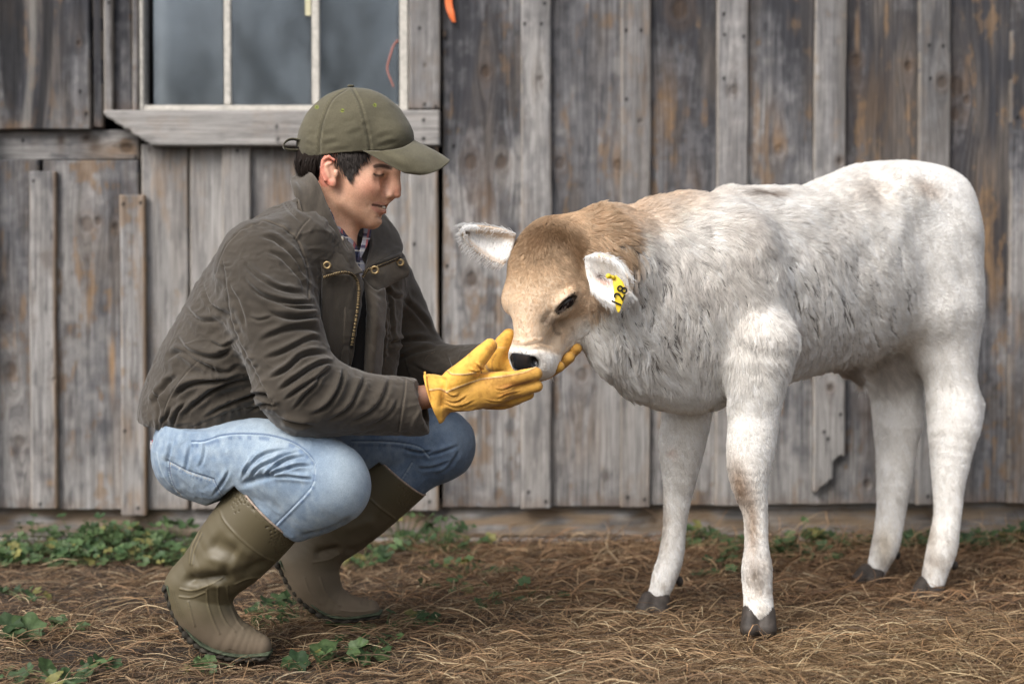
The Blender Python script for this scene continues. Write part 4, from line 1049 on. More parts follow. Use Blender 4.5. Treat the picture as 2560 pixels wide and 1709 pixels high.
# near sleeve, far sleeve
J.pchain([(655, 655, 2.84, 102), (668, 745, 2.81, 112), (706, 850, 2.79, 104), (745, 950, 2.77, 92), (766, 990, 2.77, 82)], .035)
J.pchain([(752, 975, 2.77, 96), (800, 990, 2.775, 92), (870, 1000, 2.79, 82), (960, 1012, 2.82, 72), (1045, 1018, 2.845, 66)], .04)
J.pchain([(935, 690, 3.15, 84), (985, 790, 3.20, 82), (1030, 890, 3.20, 72)], .04); J.pchain([(1035, 905, 3.20, 68), (1120, 912, 3.14, 48), (1195, 905, 3.08, 42)], .03)
J.chain([(P(445, 1045, 2.98), PX(82, 2.95)), (P(560, 1050, 2.98), PX(88, 2.95))], .05, sq=(YAX, 1.7))
J.plane(P(555, 1076, 2.98), (-.155, 0, -1))
# open front: a neck, the neck opening, the sleeve end
J.pchain([(885, 470, 2.98, 84), (868, 600, 2.97, 66), (890, 665, 2.93, 36)], .012, 's')
J.cone(P(1066, 1012, 2.85), P(1110, 1016, 2.855), PX(55, 2.8), PX(58, 2.8), .004, 's')
J.plane(P(1050, 1015, 2.8), (1, 0, -.16)) if False else None
V, Q = build_sdf(J, .0042)
# trim the near sleeve end square: the cone end is a round cap, so pull those vertices back to the cuff plane
cp = P(1052, 1015, 2.84); cn = np.array([.955, 0, -.0]) + np.array([0, -.05, .24]); cn /= np.linalg.norm(cn)
uu, ww = proj(V); m = (uu > 1000) & (ww > 925) & (V[:, 1] < 2.98); s_ = (V - cp) @ cn; ov = m & (s_ > 0); V[ov] -= s_[ov][:, None] * cn
V, Q = subdiv(V, Q, V[:, 1] < 3.12); V = relax(V, Q, 1, .3)
S = Sculpt(V, Q)
nz_ = fbm(V[:, 0] * 9, V[:, 1] * 9, V[:, 2] * 9, 3, 4); rid = 1 - np.abs(2 * fbm(V[:, 0] * 7 + 3 * nz_, V[:, 1] * 7, V[:, 2] * 12 + 2 * nz_, 7, 3) - 1) * 2.2
S.V += S.n * (.010 * (nz_ - .5) + .0035 * np.clip(rid, 0, 1) + .0012 * (fbm(V[:, 0] * 60, V[:, 1] * 60, V[:, 2] * 60, 5, 3) - .5))[:, None]
near = (2.5, 2.92)
def F2(pts, w, amt, ends=.3, dr=None, side=0): S.fold(pts, w, amt, ends, dr, side); S.refresh()
def crease(pts, w=9, amt=.006, dr=None):
    amt = amt * 1.35; w = w * .85
    """a cloth fold: soft ridge with a sharp valley under it"""
    c = np.array(pts, float); t = np.gradient(c, axis=0); nn_ = np.stack([-t[:, 1], t[:, 0]], 1); nn_ /= np.linalg.norm(nn_, axis=1)[:, None]
    nn_ *= np.where(nn_[:, 1:2] < 0, -1, 1)                 # toward the lower side of the picture
    S.fold(list(map(tuple, c - nn_ * w * .8)), w, amt, .3, dr); S.fold(list(map(tuple, c)), w * .55, -amt * 1.15, .3, dr); S.fold(list(map(tuple, c + nn_ * w)), w, amt * .5, .3, dr)
for pts, w_, a_ in [
    ([(640, 590), (690, 605), (735, 650), (765, 720)], 12, .006), ([(655, 625), (700, 645), (740, 690), (768, 735)], 10, .005), ([(602, 690), (655, 739), (723, 760), (790, 757)], 11, .008),
    ([(600, 640), (640, 690), (700, 725), (770, 735)], 10, .005), ([(655, 775), (720, 796), (770, 795), (800, 785)], 13, .009), ([(690, 760), (740, 775), (795, 772)], 8, .005),
    ([(640, 860), (700, 830), (760, 820), (800, 830)], 14, .006), ([(650, 900), (710, 880), (770, 850), (808, 852)], 12, .006), ([(668, 950), (715, 925), (760, 890), (826, 882)], 11, .009),
    ([(690, 980), (735, 950), (790, 915), (838, 905)], 10, .009), ([(705, 1005), (745, 975), (800, 940), (832, 912)], 9, .007), ([(730, 1030), (760, 990), (790, 960), (800, 930)], 9, .006),
    ([(770, 1040), (820, 1010), (850, 960), (858, 915)], 11, .008), ([(810, 1055), (870, 1020), (900, 970), (915, 930)], 12, .006), ([(860, 1060), (930, 1025), (960, 985), (975, 940)], 13, .005),
    ([(920, 1062), (970, 1035), (1000, 990)], 10, .003), ([(700, 1045), (735, 1055), (790, 1060)], 10, .006), ([(622, 790), (650, 800), (690, 790)], 8, .003), ([(640, 980), (668, 990), (700, 1020)], 9, .006),
    ([(570, 700), (600, 760), (618, 830)], 10, .003)]:
    crease(pts, w_, a_, near)
S.refresh()
for pts, w_, a_ in [
    ([(430, 830), (480, 880), (545, 892), (600, 850)], 15, .009), ([(400, 915), (450, 880), (500, 905), (560, 930), (610, 905)], 13, .007), ([(460, 760), (500, 800), (560, 800)], 13, .006),
    ([(505, 700), (530, 760), (580, 790)], 11, .005), ([(425, 1005), (470, 965), (540, 950), (625, 935)], 13, .010), ([(450, 1045), (500, 1000), (560, 960), (640, 945)], 12, .008),
    ([(385, 1020), (410, 970), (450, 930)], 12, .006), ([(430, 1075), (445, 1030), (470, 1005)], 9, .006), ([(500, 1050), (560, 1015), (640, 985), (680, 990)], 11, .006), ([(380, 960), (400, 1020), (395, 1080)], 11, .005),
    ([(520, 850), (560, 865), (600, 842)], 10, .005), ([(400, 1060), (420, 1040), (430, 1010)], 8, .005), ([(535, 905), (540, 935), (570, 950)], 7, .004), ([(600, 540), (660, 510), (700, 500)], 11, .003), ([(690, 470), (720, 520), (760, 560)], 10, .004),
    ([(620, 1030), (660, 1010), (700, 1020)], 9, .005)]:
    crease(pts, w_, a_, (2.5, 3.2))
for pts, w_, a_ in [([(1000, 740), (1040, 780), (1080, 830)], 12, .005), ([(960, 860), (1020, 850), (1080, 850)], 12, .008), ([(990, 900), (1040, 880), (1095, 868)], 10, .006), ([(940, 700), (980, 740), (1015, 745)], 12, .005), ([(1020, 905), (1070, 930), (1110, 940)], 8, .004), ([(1110, 880), (1130, 920), (1120, 950)], 9, .003),
                    ([(935, 700), (950, 800), (955, 920)], 9, .005), ([(960, 690), (975, 780), (980, 880)], 8, .004), ([(830, 700), (836, 800), (835, 900)], 9, .003)]:
    crease(pts, w_, a_, (2.86, 3.4))
wn = 1 - np.abs(2 * fbm(S.V[:, 0] * 26 + 2 * nz_, S.V[:, 1] * 26, S.V[:, 2] * 34 - 2 * nz_, 17, 3) - 1) * 3; S.V += S.n * (.0022 * np.clip(wn, 0, 1) * sst(fbm(S.V[:, 0] * 5, S.V[:, 1] * 5, S.V[:, 2] * 5, 19, 3), .42, .6))[:, None]; S.refresh()
S.col = np.tile(JC, (len(V), 1)) * (.86 + .28 * fbm(V[:, 0] * 16, V[:, 1] * 16, V[:, 2] * 16, 9, 5))[:, None]
JL = JC * 2.3; JD = JC * .45
def seam(pts, dr=None, puck=0, w=2.6, pale=.55, depth=.0022):
    S.fold(pts, w, -depth, 0, dr); S.fold([(a + 5, b - 3) for a, b in pts], 5, .0012, 0, dr); S.paint(pts, 1.0, JD, .85, 1.4, dr=dr); S.paint([(a + 3.4, b - 1.8) for a, b in pts], .6, JL, pale, 1.3, dr=dr)
    if puck:
        d, a, sg = stroke_d(S.U, S.W, [(x + 9, y) for x, y in pts]); S.V += S.n * (np.exp(-(d / 9)**2) * .0016 * np.sin(a * puck * 6.28 + 2 * np.sin(a * 19)) * S.mask(dr))[:, None]
        S.col = mix(S.col, JC * 1.45, np.exp(-(d / 8)**2) * .35 * (np.sin(a * puck * 6.28 + 2 * np.sin(a * 19)) > .2) * (S.mask(dr) > .02))
seam([(532, 700), (545, 660), (566, 610), (604, 575), (640, 560), (661, 553), (698, 565), (736, 593), (752, 625), (770, 680), (771, 745)], None, 9)
seam([(557, 655), (563, 700), (577, 800), (602, 864), (631, 918), (660, 976), (680, 1018)], near, 13, pale=.3)
seam([(736, 598), (752, 570), (772, 548)], None); seam([(500, 897), (450, 950), (415, 1010), (402, 1070)], None, 0, 2.2, .5)
seam([(378, 1085), (430, 1082), (500, 1060), (560, 1035), (620, 1018), (672, 1020)], None, 12)
S.paint([(380, 1098), (450, 1090), (560, 1058), (640, 1044), (700, 1042)], 1.6, JL * .8, .55, 1.6)
seam([(1012, 952), (1010, 985), (1003, 1030), (996, 1078)], near, 0, 2.2, .9); S.fold([(1028, 1075), (1035, 1050), (1048, 1030), (1058, 1000)], 5, .003, .2, near)
S.paint([(1052, 958), (1052, 985), (1044, 1030), (1032, 1082)], 2.0, JL * .7, .5, 1.6, dr=near)
seam([(858, 700), (858, 800), (850, 900)], (2.8, 3.1), 0); seam([(925, 690), (930, 800), (925, 920)], (2.9, 3.2), 0); seam([(955, 690), (962, 800), (955, 900)], (2.9, 3.2), 8)
seam([(1012, 900), (1022, 935), (1040, 960)], (2.95, 3.3), 0)
S.pblob(800, 790, 30, 20, JC * 1.4, .5); S.pblob(1010, 1010, 60, 50, JC * 1.35, .55, dr=near); S.pblob(640, 600, 60, 40, JC * 1.15, .5); S.pblob(700, 960, 60, 30, JC * 1.15, .4); S.pblob(620, 900, 20, 60, JC * 1.3, .3)
S.pblob(725, 1048, 8, 6, JL, .3)
jacket = S.done("jacket", M_JKT, man)
# collar: two stand-up leaves of thick cloth
def jc(a, b):
    n = .8 + .4 * fbm(a * 16, b * 9, .3, 3, 5); c = np.tile(JC * 1.25, (len(a), 1)) * n[:, None]
    return mix(c, JC * 1.9, .5 * ((b < .06) | (b > .95)) + .35 * sst(fbm(a * 40, b * 24, 0, 8, 3), .55, .7))
def puff(s1, s2, am): return lambda a, b: am * (fbm(a * s1, b * s2, .7, 3, 4) - .5)
c1_ = sheet("collar", [[(752, 432, 2.99), (786, 440, 2.905), (812, 500, 2.875), (838, 560, 2.868), (866, 620, 2.878), (905, 682, 2.90)],
                 [(740, 440, 3.00), (765, 470, 2.885), (790, 540, 2.852), (818, 600, 2.845), (846, 648, 2.852), (880, 690, 2.87)],
                 [(730, 452, 3.0), (740, 470, 2.875), (762, 560, 2.835), (786, 610, 2.828), (815, 660, 2.835), (850, 690, 2.85)],
                 [(735, 462, 3.0), (738, 480, 2.87), (758, 560, 2.83), (775, 610, 2.822), (798, 655, 2.828), (806, 688, 2.835)]], 60, 26, .008, M_JKT, jacket, colfn=jc, disp=puff(16, 8, .007))
c2_ = sheet("collar", [[(752, 430, 3.02), (830, 470, 3.12), (905, 540, 3.10), (925, 600, 3.04), (918, 650, 2.98), (905, 690, 2.94)],
                 [(770, 420, 3.04), (870, 470, 3.14), (950, 540, 3.14), (965, 600, 3.08), (955, 640, 3.02), (925, 668, 2.97)],
                 [(790, 430, 3.04), (900, 480, 3.16), (978, 560, 3.16), (1002, 610, 3.12), (1005, 632, 3.08), (1000, 640, 3.05)]], 60, 20, .008, M_JKT, jacket, colfn=jc, disp=puff(14, 8, .006))
sheet("placket", [[(905, 690, 2.945), (940, 668, 2.97), (975, 655, 3.0), (1012, 645, 3.03)], [(912, 712, 2.935), (940, 706, 2.95), (975, 692, 2.985), (1022, 675, 3.02)], [(922, 735, 2.94), (945, 730, 2.95), (975, 712, 2.985), (1018, 690, 3.02)]], 40, 14, .006, M_JKT, jacket, colfn=jc, disp=puff(8, 3, .005))
sheet("placket", [[(905, 690, 2.93), (918, 760, 2.91), (915, 850, 2.91), (905, 960, 2.92)], [(935, 725, 2.92), (940, 790, 2.895), (935, 870, 2.90), (925, 960, 2.91)], [(960, 720, 2.96), (962, 790, 2.95), (956, 870, 2.95), (945, 960, 2.95)]], 50, 14, .007, M_JKT, jacket, colfn=jc, disp=puff(14, 4, .008))
sheet("placket", [[(806, 684, 2.832), (850, 684, 2.848), (885, 690, 2.868), (898, 715, 2.872)], [(805, 760, 2.835), (840, 765, 2.85), (872, 770, 2.862), (894, 775, 2.872)], [(802, 860, 2.83), (835, 870, 2.85), (862, 870, 2.868), (885, 865, 2.88)], [(800, 930, 2.85), (830, 935, 2.86), (852, 940, 2.875), (868, 935, 2.89)]], 40, 50, .006, M_JKT, jacket, colfn=lambda a, b: np.tile(JC * .95, (len(a), 1)), disp=puff(6, 5, .008))
M_BRASS = mat_plain("old_brass", (.34, .25, .13), .42, .8, .5, 200, .3, .2)
def zipper(pts, parent):
    c = crom([P(*q) for q in pts], 150); V, F = [], []
    dl = np.linalg.norm(np.diff(c, axis=0), axis=1).cumsum(); tot = dl[-1]; n = int(tot / .0034)
    for k in range(n):
        i = min(np.searchsorted(dl, k * .0034), len(c) - 2); t = c[i + 1] - c[i]; t /= np.linalg.norm(t); s_ = np.cross(t, [0, -1, 0]); s_ /= np.linalg.norm(s_)
        tube(V, F, [c[i] - s_ * .0028, c[i] + s_ * .0028], .0011, 5)
    z = mesh_np("zip", np.array(V), F, M_BRASS, parent)
    tube_obj("zip_tape", c + np.array([0, .0022, 0]), .0032, M_BLK, z, 6)
zipper([(810, 693, 2.822), (840, 684, 2.828), (865, 681, 2.838), (885, 690, 2.85), (896, 712, 2.858), (896, 750, 2.858), (888, 810, 2.86), (878, 870, 2.868)], jacket)
zipper([(907, 692, 2.925), (920, 674, 2.935), (950, 665, 2.95), (1000, 645, 3.0)], jacket)
def snap(u, v, d, r=.0078):
    V, F = [], []; q = P(u, v, d); a = np.linspace(0, 2 * math.pi, 18, endpoint=False); ring = [q + np.array([math.cos(x), -.15, math.sin(x)]) * r for x in a]; ring.append(ring[0]); ring.append(ring[1])
    tube(V, F, ring, .0026, 6, False); return mesh_np("snap", np.array(V), F, M_BRASS, jacket)
snap(818, 663, 2.823, .0062); snap(937, 674 + 1, 2.938, .0072); snap(1001, 656, 3.00, .0062)

# ---- jeans
G = Sdf(); G.k = .05
G.pchain([(515, 1060, 2.98, 110), (508, 1130, 2.98, 100)], .05, sq=(YAX, 1.3))
G.pchain([(494, 1140, 2.9, 98), (560, 1160, 2.88, 95)], .04); G.pchain([(506, 1125, 2.88, 106), (560, 1145, 2.86, 100)], .05); G.pchain([(520, 1120, 3.07, 105), (620, 1125, 3.1, 96)], .05)
G.plane(P(555, 1066, 2.98), (.155, 0, 1))
G.pchain([(560, 1150, 2.86, 84), (640, 1148, 2.84, 105), (750, 1178, 2.80, 110), (790, 1200, 2.79, 106)], .05)
G.pchain([(600, 1125, 3.10, 84), (800, 1110, 3.16, 90), (1000, 1105, 3.22, 82), (1095, 1110, 3.24, 86)], .05)
G.pchain([(1095, 1115, 3.24, 84), (1040, 1165, 3.23, 66), (930, 1250, 3.22, 60)], .03)
def boot_room(S_, rimc, n, r, a, b):
    rc = P(*rimc); n = np.array(n, float); n /= np.linalg.norm(n); cap_ = Sdf(); cap_.chain([(P(*a[:3]), PX(r, 2.9)), (P(*b[:3]), PX(r, 2.9))], 0)
    f0 = cap_.ops[0][0]; S_._add(lambda p: np.maximum(f0(p), (p - rc) @ n), P(*b[:3]), .28, .006, 's')
G.pchain([(830, 1215, 2.785, 98), (790, 1250, 2.80, 86), (745, 1290, 2.815, 62)], .03)
boot_room(G, (669, 1272, 2.84), (.715, 0, .70), 122, (690, 1245, 2.835), (520, 1465, 2.89)); boot_room(G, (990, 1176, 3.22), (.66, 0, .75), 112, (1005, 1160, 3.22), (800, 1400, 3.22))
G.pchain([(800, 1200, 2.80, 80), (735, 1235, 2.82, 86), (680, 1275, 2.84, 86), (630, 1345, 2.86, 70)], .012)
G.pchain([(1070, 1120, 3.24, 80), (1020, 1165, 3.23, 78), (960, 1215, 3.22, 76), (900, 1270, 3.22, 60)], .012)
V, Q = build_sdf(G, .0040); V, Q = subdiv(V, Q, V[:, 1] < 3.2); V = relax(V, Q, 1, .3); S = Sculpt(V, Q)
nz_ = fbm(V[:, 0] * 8, V[:, 1] * 8, V[:, 2] * 8, 31, 4); S.V += S.n * (.007 * (nz_ - .5))[:, None]
nl = (2.5, 3.02); fl = (3.02, 3.5)
for pts, w_, a_ in [([(600, 1205), (625, 1165), (665, 1135), (745, 1120)], 7, .005), ([(620, 1208), (645, 1172), (690, 1150), (760, 1125)], 7, .006), ([(650, 1203), (680, 1175), (720, 1150), (770, 1140)], 6, .006),
                    ([(655, 1195), (700, 1178), (745, 1165), (782, 1165)], 7, .006), ([(670, 1192), (715, 1190), (760, 1195), (782, 1198)], 7, .005), ([(610, 1185), (630, 1150), (650, 1130)], 6, .003),
                    ([(430, 1100), (425, 1130), (420, 1155)], 8, .004), ([(480, 1100), (470, 1150), (465, 1180)], 9, .003), ([(515, 1095), (512, 1140), (500, 1170)], 8, .003), ([(530, 1240), (560, 1200), (575, 1170)], 8, .003)]:
    crease(pts, w_, a_, nl)
S.fold([(600, 1212), (640, 1197), (670, 1190), (690, 1188)], 7, -.012, .2, nl); S.fold([(745, 1338), (800, 1330), (850, 1310), (880, 1285)], 5, -.006, .25, nl)
for pts, w_, a_ in [([(1060, 1140), (1105, 1128), (1150, 1112)], 9, .004), ([(1040, 1170), (1085, 1166), (1130, 1148)], 9, .004), ([(1000, 1120), (1050, 1130), (1085, 1125)], 8, .005), ([(900, 1090), (980, 1085), (1040, 1095)], 10, .004), ([(1090, 1190), (1125, 1160), (1150, 1120)], 10, .003)]:
    crease(pts, w_, a_, fl)
wn = 1 - np.abs(2 * fbm(S.V[:, 0] * 22 + 2 * nz_, S.V[:, 1] * 22, S.V[:, 2] * 22, 18, 3) - 1) * 3; S.V += S.n * (.0016 * np.clip(wn, 0, 1) * sst(fbm(S.V[:, 0] * 6, S.V[:, 1] * 6, S.V[:, 2] * 6, 29, 3), .45, .62))[:, None]; S.refresh()
JB = np.array([.20, .28, .39]); JW = np.array([.43, .52, .60]); JDK = np.array([.075, .125, .23])
f1 = fbm(V[:, 0] * 110, V[:, 1] * 70, V[:, 2] * 70, 5, 4); f2 = fbm(V[:, 0] * 11, V[:, 1] * 11, V[:, 2] * 11, 6, 4)
S.col = mix(np.tile(JB, (len(V), 1)), JW, np.clip(.30 + 1.2 * (f2 - .5) + 1.1 * (f1 - .5), 0, 1))
S.pblob(860, 1190, 62, 95, JW * 1.12, .75, dr=nl); S.pblob(650, 1075, 120, 34, JW, .5, dr=nl); S.pblob(690, 1260, 45, 40, JW, .35, dr=nl); S.pblob(500, 1230, 70, 25, JB * .9, .3)
S.pblob(1150, 1090, 40, 60, JW * .9, .5, dr=fl)
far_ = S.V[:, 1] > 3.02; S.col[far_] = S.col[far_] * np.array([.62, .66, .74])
def dseam(pts, dr=nl, w=2.2, puck=16, sc=1.0):
    S.fold(pts, w, -.0018, 0, dr); S.fold([(a - 1, b + 6) for a, b in pts], 4, .0016, 0, dr)
    S.paint([(a, b - 2) for a, b in pts], 1.4, JDK * sc, .75, 2.0, dr=dr); S.paint([(a, b + 1.5) for a, b in pts], 1.0, JW * 1.15 * sc, .8, 1.4, dr=dr)
    d, a, sg = stroke_d(S.U, S.W, [(x - 1, y + 9) for x, y in pts]); S.col = mix(S.col, JDK * 1.3 * sc, np.exp(-(d / 5)**2) * .55 * (np.sin(a * puck * 6.28 + 3 * np.sin(a * 23)) > .25) * (S.mask(dr) > .02))
dseam([(480, 1104), (510, 1103), (560, 1088), (620, 1085), (680, 1090), (740, 1110), (780, 1145), (788, 1175), (780, 1215), (740, 1260), (680, 1320)])
def pocket(pts, dr=nl):
    S.paint(pts, 1.0, JW * 1.1, .85, 1.4, dr=dr); S.paint([(a + 5, b + 5) for a, b in pts], .7, np.array([.45, .36, .22]), .6, 1.2, dr=dr, dash=60); S.paint([(a + 2, b - 2) for a, b in pts], 1.2, JDK, .8, 1.6, dr=dr); S.fold(pts, 3, -.0018, 0, dr)
    d, a, sg = stroke_d(S.U, S.W, [(x + 2, y + 9) for x, y in pts]); S.col = mix(S.col, JDK, np.exp(-(d / 4)**2) * .6 * (np.sin(a * 80 + 3 * np.sin(a * 31)) > .3) * (S.mask(dr) > .02))
pocket([(419, 1152), (470, 1178), (520, 1194), (532, 1198)]); pocket([(532, 1198), (545, 1225), (562, 1248)]); pocket([(419, 1152), (424, 1190), (436, 1222), (450, 1235)])
S.paint([(392, 1128), (398, 1160), (412, 1195), (440, 1228)], 1, JW, .6, 1.5)
dseam([(880, 1103), (950, 1103), (1010, 1108), (1050, 1118), (1072, 1140)], fl, 2, 10, .75); dseam([(1030, 1155), (1015, 1180), (1002, 1200)], fl, 2, 5, .75)
M_DENIM = mat_cloth("washed_denim", None, .9, .28, 520, 1500, .3, .12, 30, .1)
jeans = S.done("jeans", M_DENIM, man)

# ---- boots
def mat_boot():
    m, t, b = newmat("olive_rubber"); vec = coordnode(t); c = N(t, 'ShaderNodeAttribute', attribute_name="Col").outputs['Color']
    mud = N(t, 'ShaderNodeAttribute', attribute_name="mud").outputs['Fac']; n = noise(t, vec, 26, 6, .7)
    mm = N(t, 'ShaderNodeMath', operation='MULTIPLY_ADD'); L(t, mud, mm.inputs[0]); mm.inputs[1].default_value = 1.3; mm.inputs[2].default_value = -.75
    ma = N(t, 'ShaderNodeMath', operation='ADD', use_clamp=True); L(t, mm.outputs[0], ma.inputs[0]); L(t, n, ma.inputs[1])
    sp = ramp(t, noise(t, coordnode(t, (1, 1, .35)), 120, 5, .8), [(.60, (0, 0, 0)), (.72, (.5,) * 3)])
    f = N(t, 'ShaderNodeMath', operation='MAXIMUM'); L(t, ma.outputs[0], f.inputs[0]); f2 = N(t, 'ShaderNodeMath', operation='MULTIPLY'); L(t, sp.outputs[0], f2.inputs[0]); f2.inputs[1].default_value = .45; L(t, f2.outputs[0], f.inputs[1])
    cc = mixc(t, 'MIX', f.outputs[0], c, (.155, .118, .082)); L(t, cc, b.inputs['Base Color'])
    rr = t.nodes.new('ShaderNodeMapRange'); L(t, f.outputs[0], rr.inputs[0]); rr.inputs[3].default_value = .5; rr.inputs[4].default_value = .85; L(t, rr.outputs[0], b.inputs['Roughness'])
    bump(t, b, noise(t, vec, 180, 4), .12, .001); return m
M_BOOT = mat_boot(); M_SOLE = mat_plain("dark_rubber_sole", (.045, .040, .032), .85, 0, .2, 40, .6, .7); M_GRN = mat_plain("green_rubber_edge", (.07, .088, .055), .8, 0, .3, 90, .6, .3)
M_RIM = mat_plain('pale_rim', (.42, .33, .27), .7, 0, .3, 200, .35, .2)
BC = np.array([.094, .078, .044]); BDK = BC * .55; BL = BC * 1.9
def boot(shaft, foot, rimc, rimr, rimn, hollow, sole, d, lines, rimline, dr, label, dents=(), mudc=(0, 0, 1), name="boot"):
    Bt = Sdf(); Bt.k = .03
    Bt.pchain([(u, v, dd, r) for u, v, dd, r in shaft], .03, sq=(YAX, .92)); Bt.pchain([(u, v, dd, r) for u, v, dd, r in foot], .045, sq=(YAX, .85))
    Bt.plane(P(*rimc), rimn); Bt.pchain(hollow, .003, 's', sq=(YAX, .92))
    V, Q = build_sdf(Bt, .0040); V, Q = subdiv(V, Q, V[:, 1] < d - .0); V = relax(V, Q, 1, .3); S = Sculpt(V, Q)
    for pts, w_, a_ in dents: S.fold(pts, w_, a_, .25)
    S.refresh(); S.col = np.tile(BC, (len(V), 1)) * (.88 + .24 * fbm(V[:, 0] * 20, V[:, 1] * 20, V[:, 2] * 20, 5, 4))[:, None]
    for pts in lines: S.fold(pts, 2.4, .0016, .03); S.paint(pts, .8, BL, .75, 1.3, ends=.03); S.paint([(a + 1.5, b + 2.5) for a, b in pts], .8, BDK, .6, 1.6)
    # checkered band under the rim and along the foot edge
    for pts, w_ in rimline:
        d_, a_, sg = stroke_d(S.U, S.W, pts); ck = np.sin((S.U + S.W * .6) * .75) * np.sin((S.U * .6 - S.W) * .75) > 0
        S.col = mix(S.col, BDK * .9, (d_ < w_) * ck * .4 * (S.mask() > .02))
    mud = np.clip(sst(S.W, mudc[0], mudc[1]) * mudc[2] + .12, 0, 1)
    o = S.done(name, M_BOOT, man, {"mud": mud}); o["label"] = label
    Sl = Sdf(); Sl.k = .01; Sl.pchain(sole, .02, sq=(YAX, 3.1)); V, Q = build_sdf(Sl, .0036); s2 = Sculpt(V, Q)
    s2.V += s2.n * (.007 * (fbm(V[:, 0] * 45, V[:, 1] * 20, V[:, 2] * 45, 4, 4) - .5) - .003 * sst(np.sin((s2.U + s2.W) * .22), .2, .7))[:, None]
    a_ = np.linspace(0, 2 * math.pi, 40); nn_ = np.array(rimn, float); nn_ /= np.linalg.norm(nn_); e1 = np.array([nn_[2], 0, -nn_[0]]); rc = P(*rimc); rr_ = PX(rimr, d) * .985
    tube_obj("rim", [rc + e1 * math.cos(x) * rr_ + YAX * math.sin(x) * rr_ * .92 for x in a_], .0022, M_RIM, o, 6)
    mesh_np("sole", s2.V, Q, M_SOLE, o)
    E2 = Sdf(); E2.k = .01; dx = [(u + 7, v - 9, dd, r * .48) for u, v, dd, r in sole]; E2.pchain(dx, .015, sq=(YAX, 3.4 / .5)); V, Q = build_sdf(E2, .0034); mesh_np("welt", V, Q, M_GRN, o)
    return o
boot([(676, 1264, 2.84, 107), (625, 1325, 2.855, 104), (575, 1382, 2.87, 96), (533, 1428, 2.885, 80), (512, 1468, 2.89, 62), (508, 1500, 2.89, 60)],
     [(463, 1468, 2.89, 50), (500, 1530, 2.89, 56), (556, 1578, 2.89, 54), (608, 1602, 2.89, 42), (648, 1614, 2.89, 31)],
     (671, 1269, 2.84), 106, (.715, 0, .70), [(740, 1185, 2.82, 104), (676, 1264, 2.84, 100.5), (630, 1320, 2.855, 96)],
     [(420, 1468, 2.89, 13), (450, 1545, 2.89, 13), (505, 1612, 2.89, 14), (590, 1640, 2.89, 13), (668, 1638, 2.89, 11)], 2.89,
     [[(547, 1263), (560, 1300), (600, 1345), (650, 1385), (690, 1404)], [(447, 1470), (480, 1475), (520, 1462), (560, 1440)], [(446, 1490), (480, 1492), (515, 1478)], [(517, 1470), (520, 1510), (535, 1555), (550, 1585)],
      [(545, 1462), (547, 1510), (565, 1555), (590, 1580)], [(568, 1460), (572, 1500), (592, 1550), (612, 1572)], [(600, 1510), (615, 1548), (640, 1575)], [(500, 1325), (480, 1370), (475, 1410)], [(506, 1330), (487, 1375), (480, 1412)], [(585, 1460), (620, 1445), (655, 1440)], [(470, 1500), (480, 1540), (487, 1565)]],
     [([(606, 1200), (640, 1255), (690, 1310), (738, 1342)], 5), ([(430, 1480), (455, 1540), (505, 1598), (590, 1622), (655, 1622)], 7)], None, "near rubber boot, olive and dusty, heel lifted",
     [([(455, 1440), (490, 1452), (540, 1446), (590, 1448)], 13, -.013), ([(470, 1425), (520, 1415), (570, 1420)], 18, .007), ([(520, 1350), (560, 1370), (600, 1390)], 22, -.007), ([(560, 1330), (600, 1370), (640, 1395)], 14, .003), ([(600, 1440), (640, 1415), (680, 1405)], 12, -.006), ([(500, 1390), (560, 1400), (600, 1430)], 13, .006), ([(465, 1465), (520, 1462), (575, 1462)], 9, .004)], (1480, 1640, .85))
boot([(990, 1176, 3.22, 96), (925, 1238, 3.22, 93), (860, 1300, 3.22, 86), (815, 1355, 3.22, 66), (795, 1400, 3.22, 56), (792, 1430, 3.22, 52)],
     [(738, 1410, 3.22, 44), (775, 1465, 3.22, 48), (825, 1505, 3.22, 42), (880, 1520, 3.22, 32), (925, 1522, 3.22, 24)],
     (992, 1174, 3.22), 96, (.66, 0, .75), [(1060, 1090, 3.22, 94), (990, 1176, 3.22, 90), (950, 1212, 3.22, 86)],
     [(698, 1408, 3.22, 11), (740, 1470, 3.22, 12), (795, 1528, 3.22, 12), (855, 1548, 3.22, 11), (945, 1538, 3.22, 9)], 3.22,
     [[(900, 1222), (940, 1260), (990, 1298)], [(780, 1405), (820, 1398), (850, 1382)], [(800, 1440), (815, 1480), (850, 1515)], [(760, 1440), (775, 1480), (800, 1510)], [(850, 1525), (900, 1528), (945, 1522)]],
     [([(712, 1425), (755, 1480), (805, 1525), (870, 1535), (935, 1532)], 6)], None, "far rubber boot, brown with dried mud, behind the near one",
     [([(780, 1385), (820, 1378), (860, 1372)], 11, -.010), ([(850, 1330), (900, 1310), (950, 1300)], 15, .005), ([(855, 1380), (900, 1370), (950, 1340)], 9, -.004), ([(900, 1500), (930, 1505)], 9, -.003)], (1150, 1560, .75))

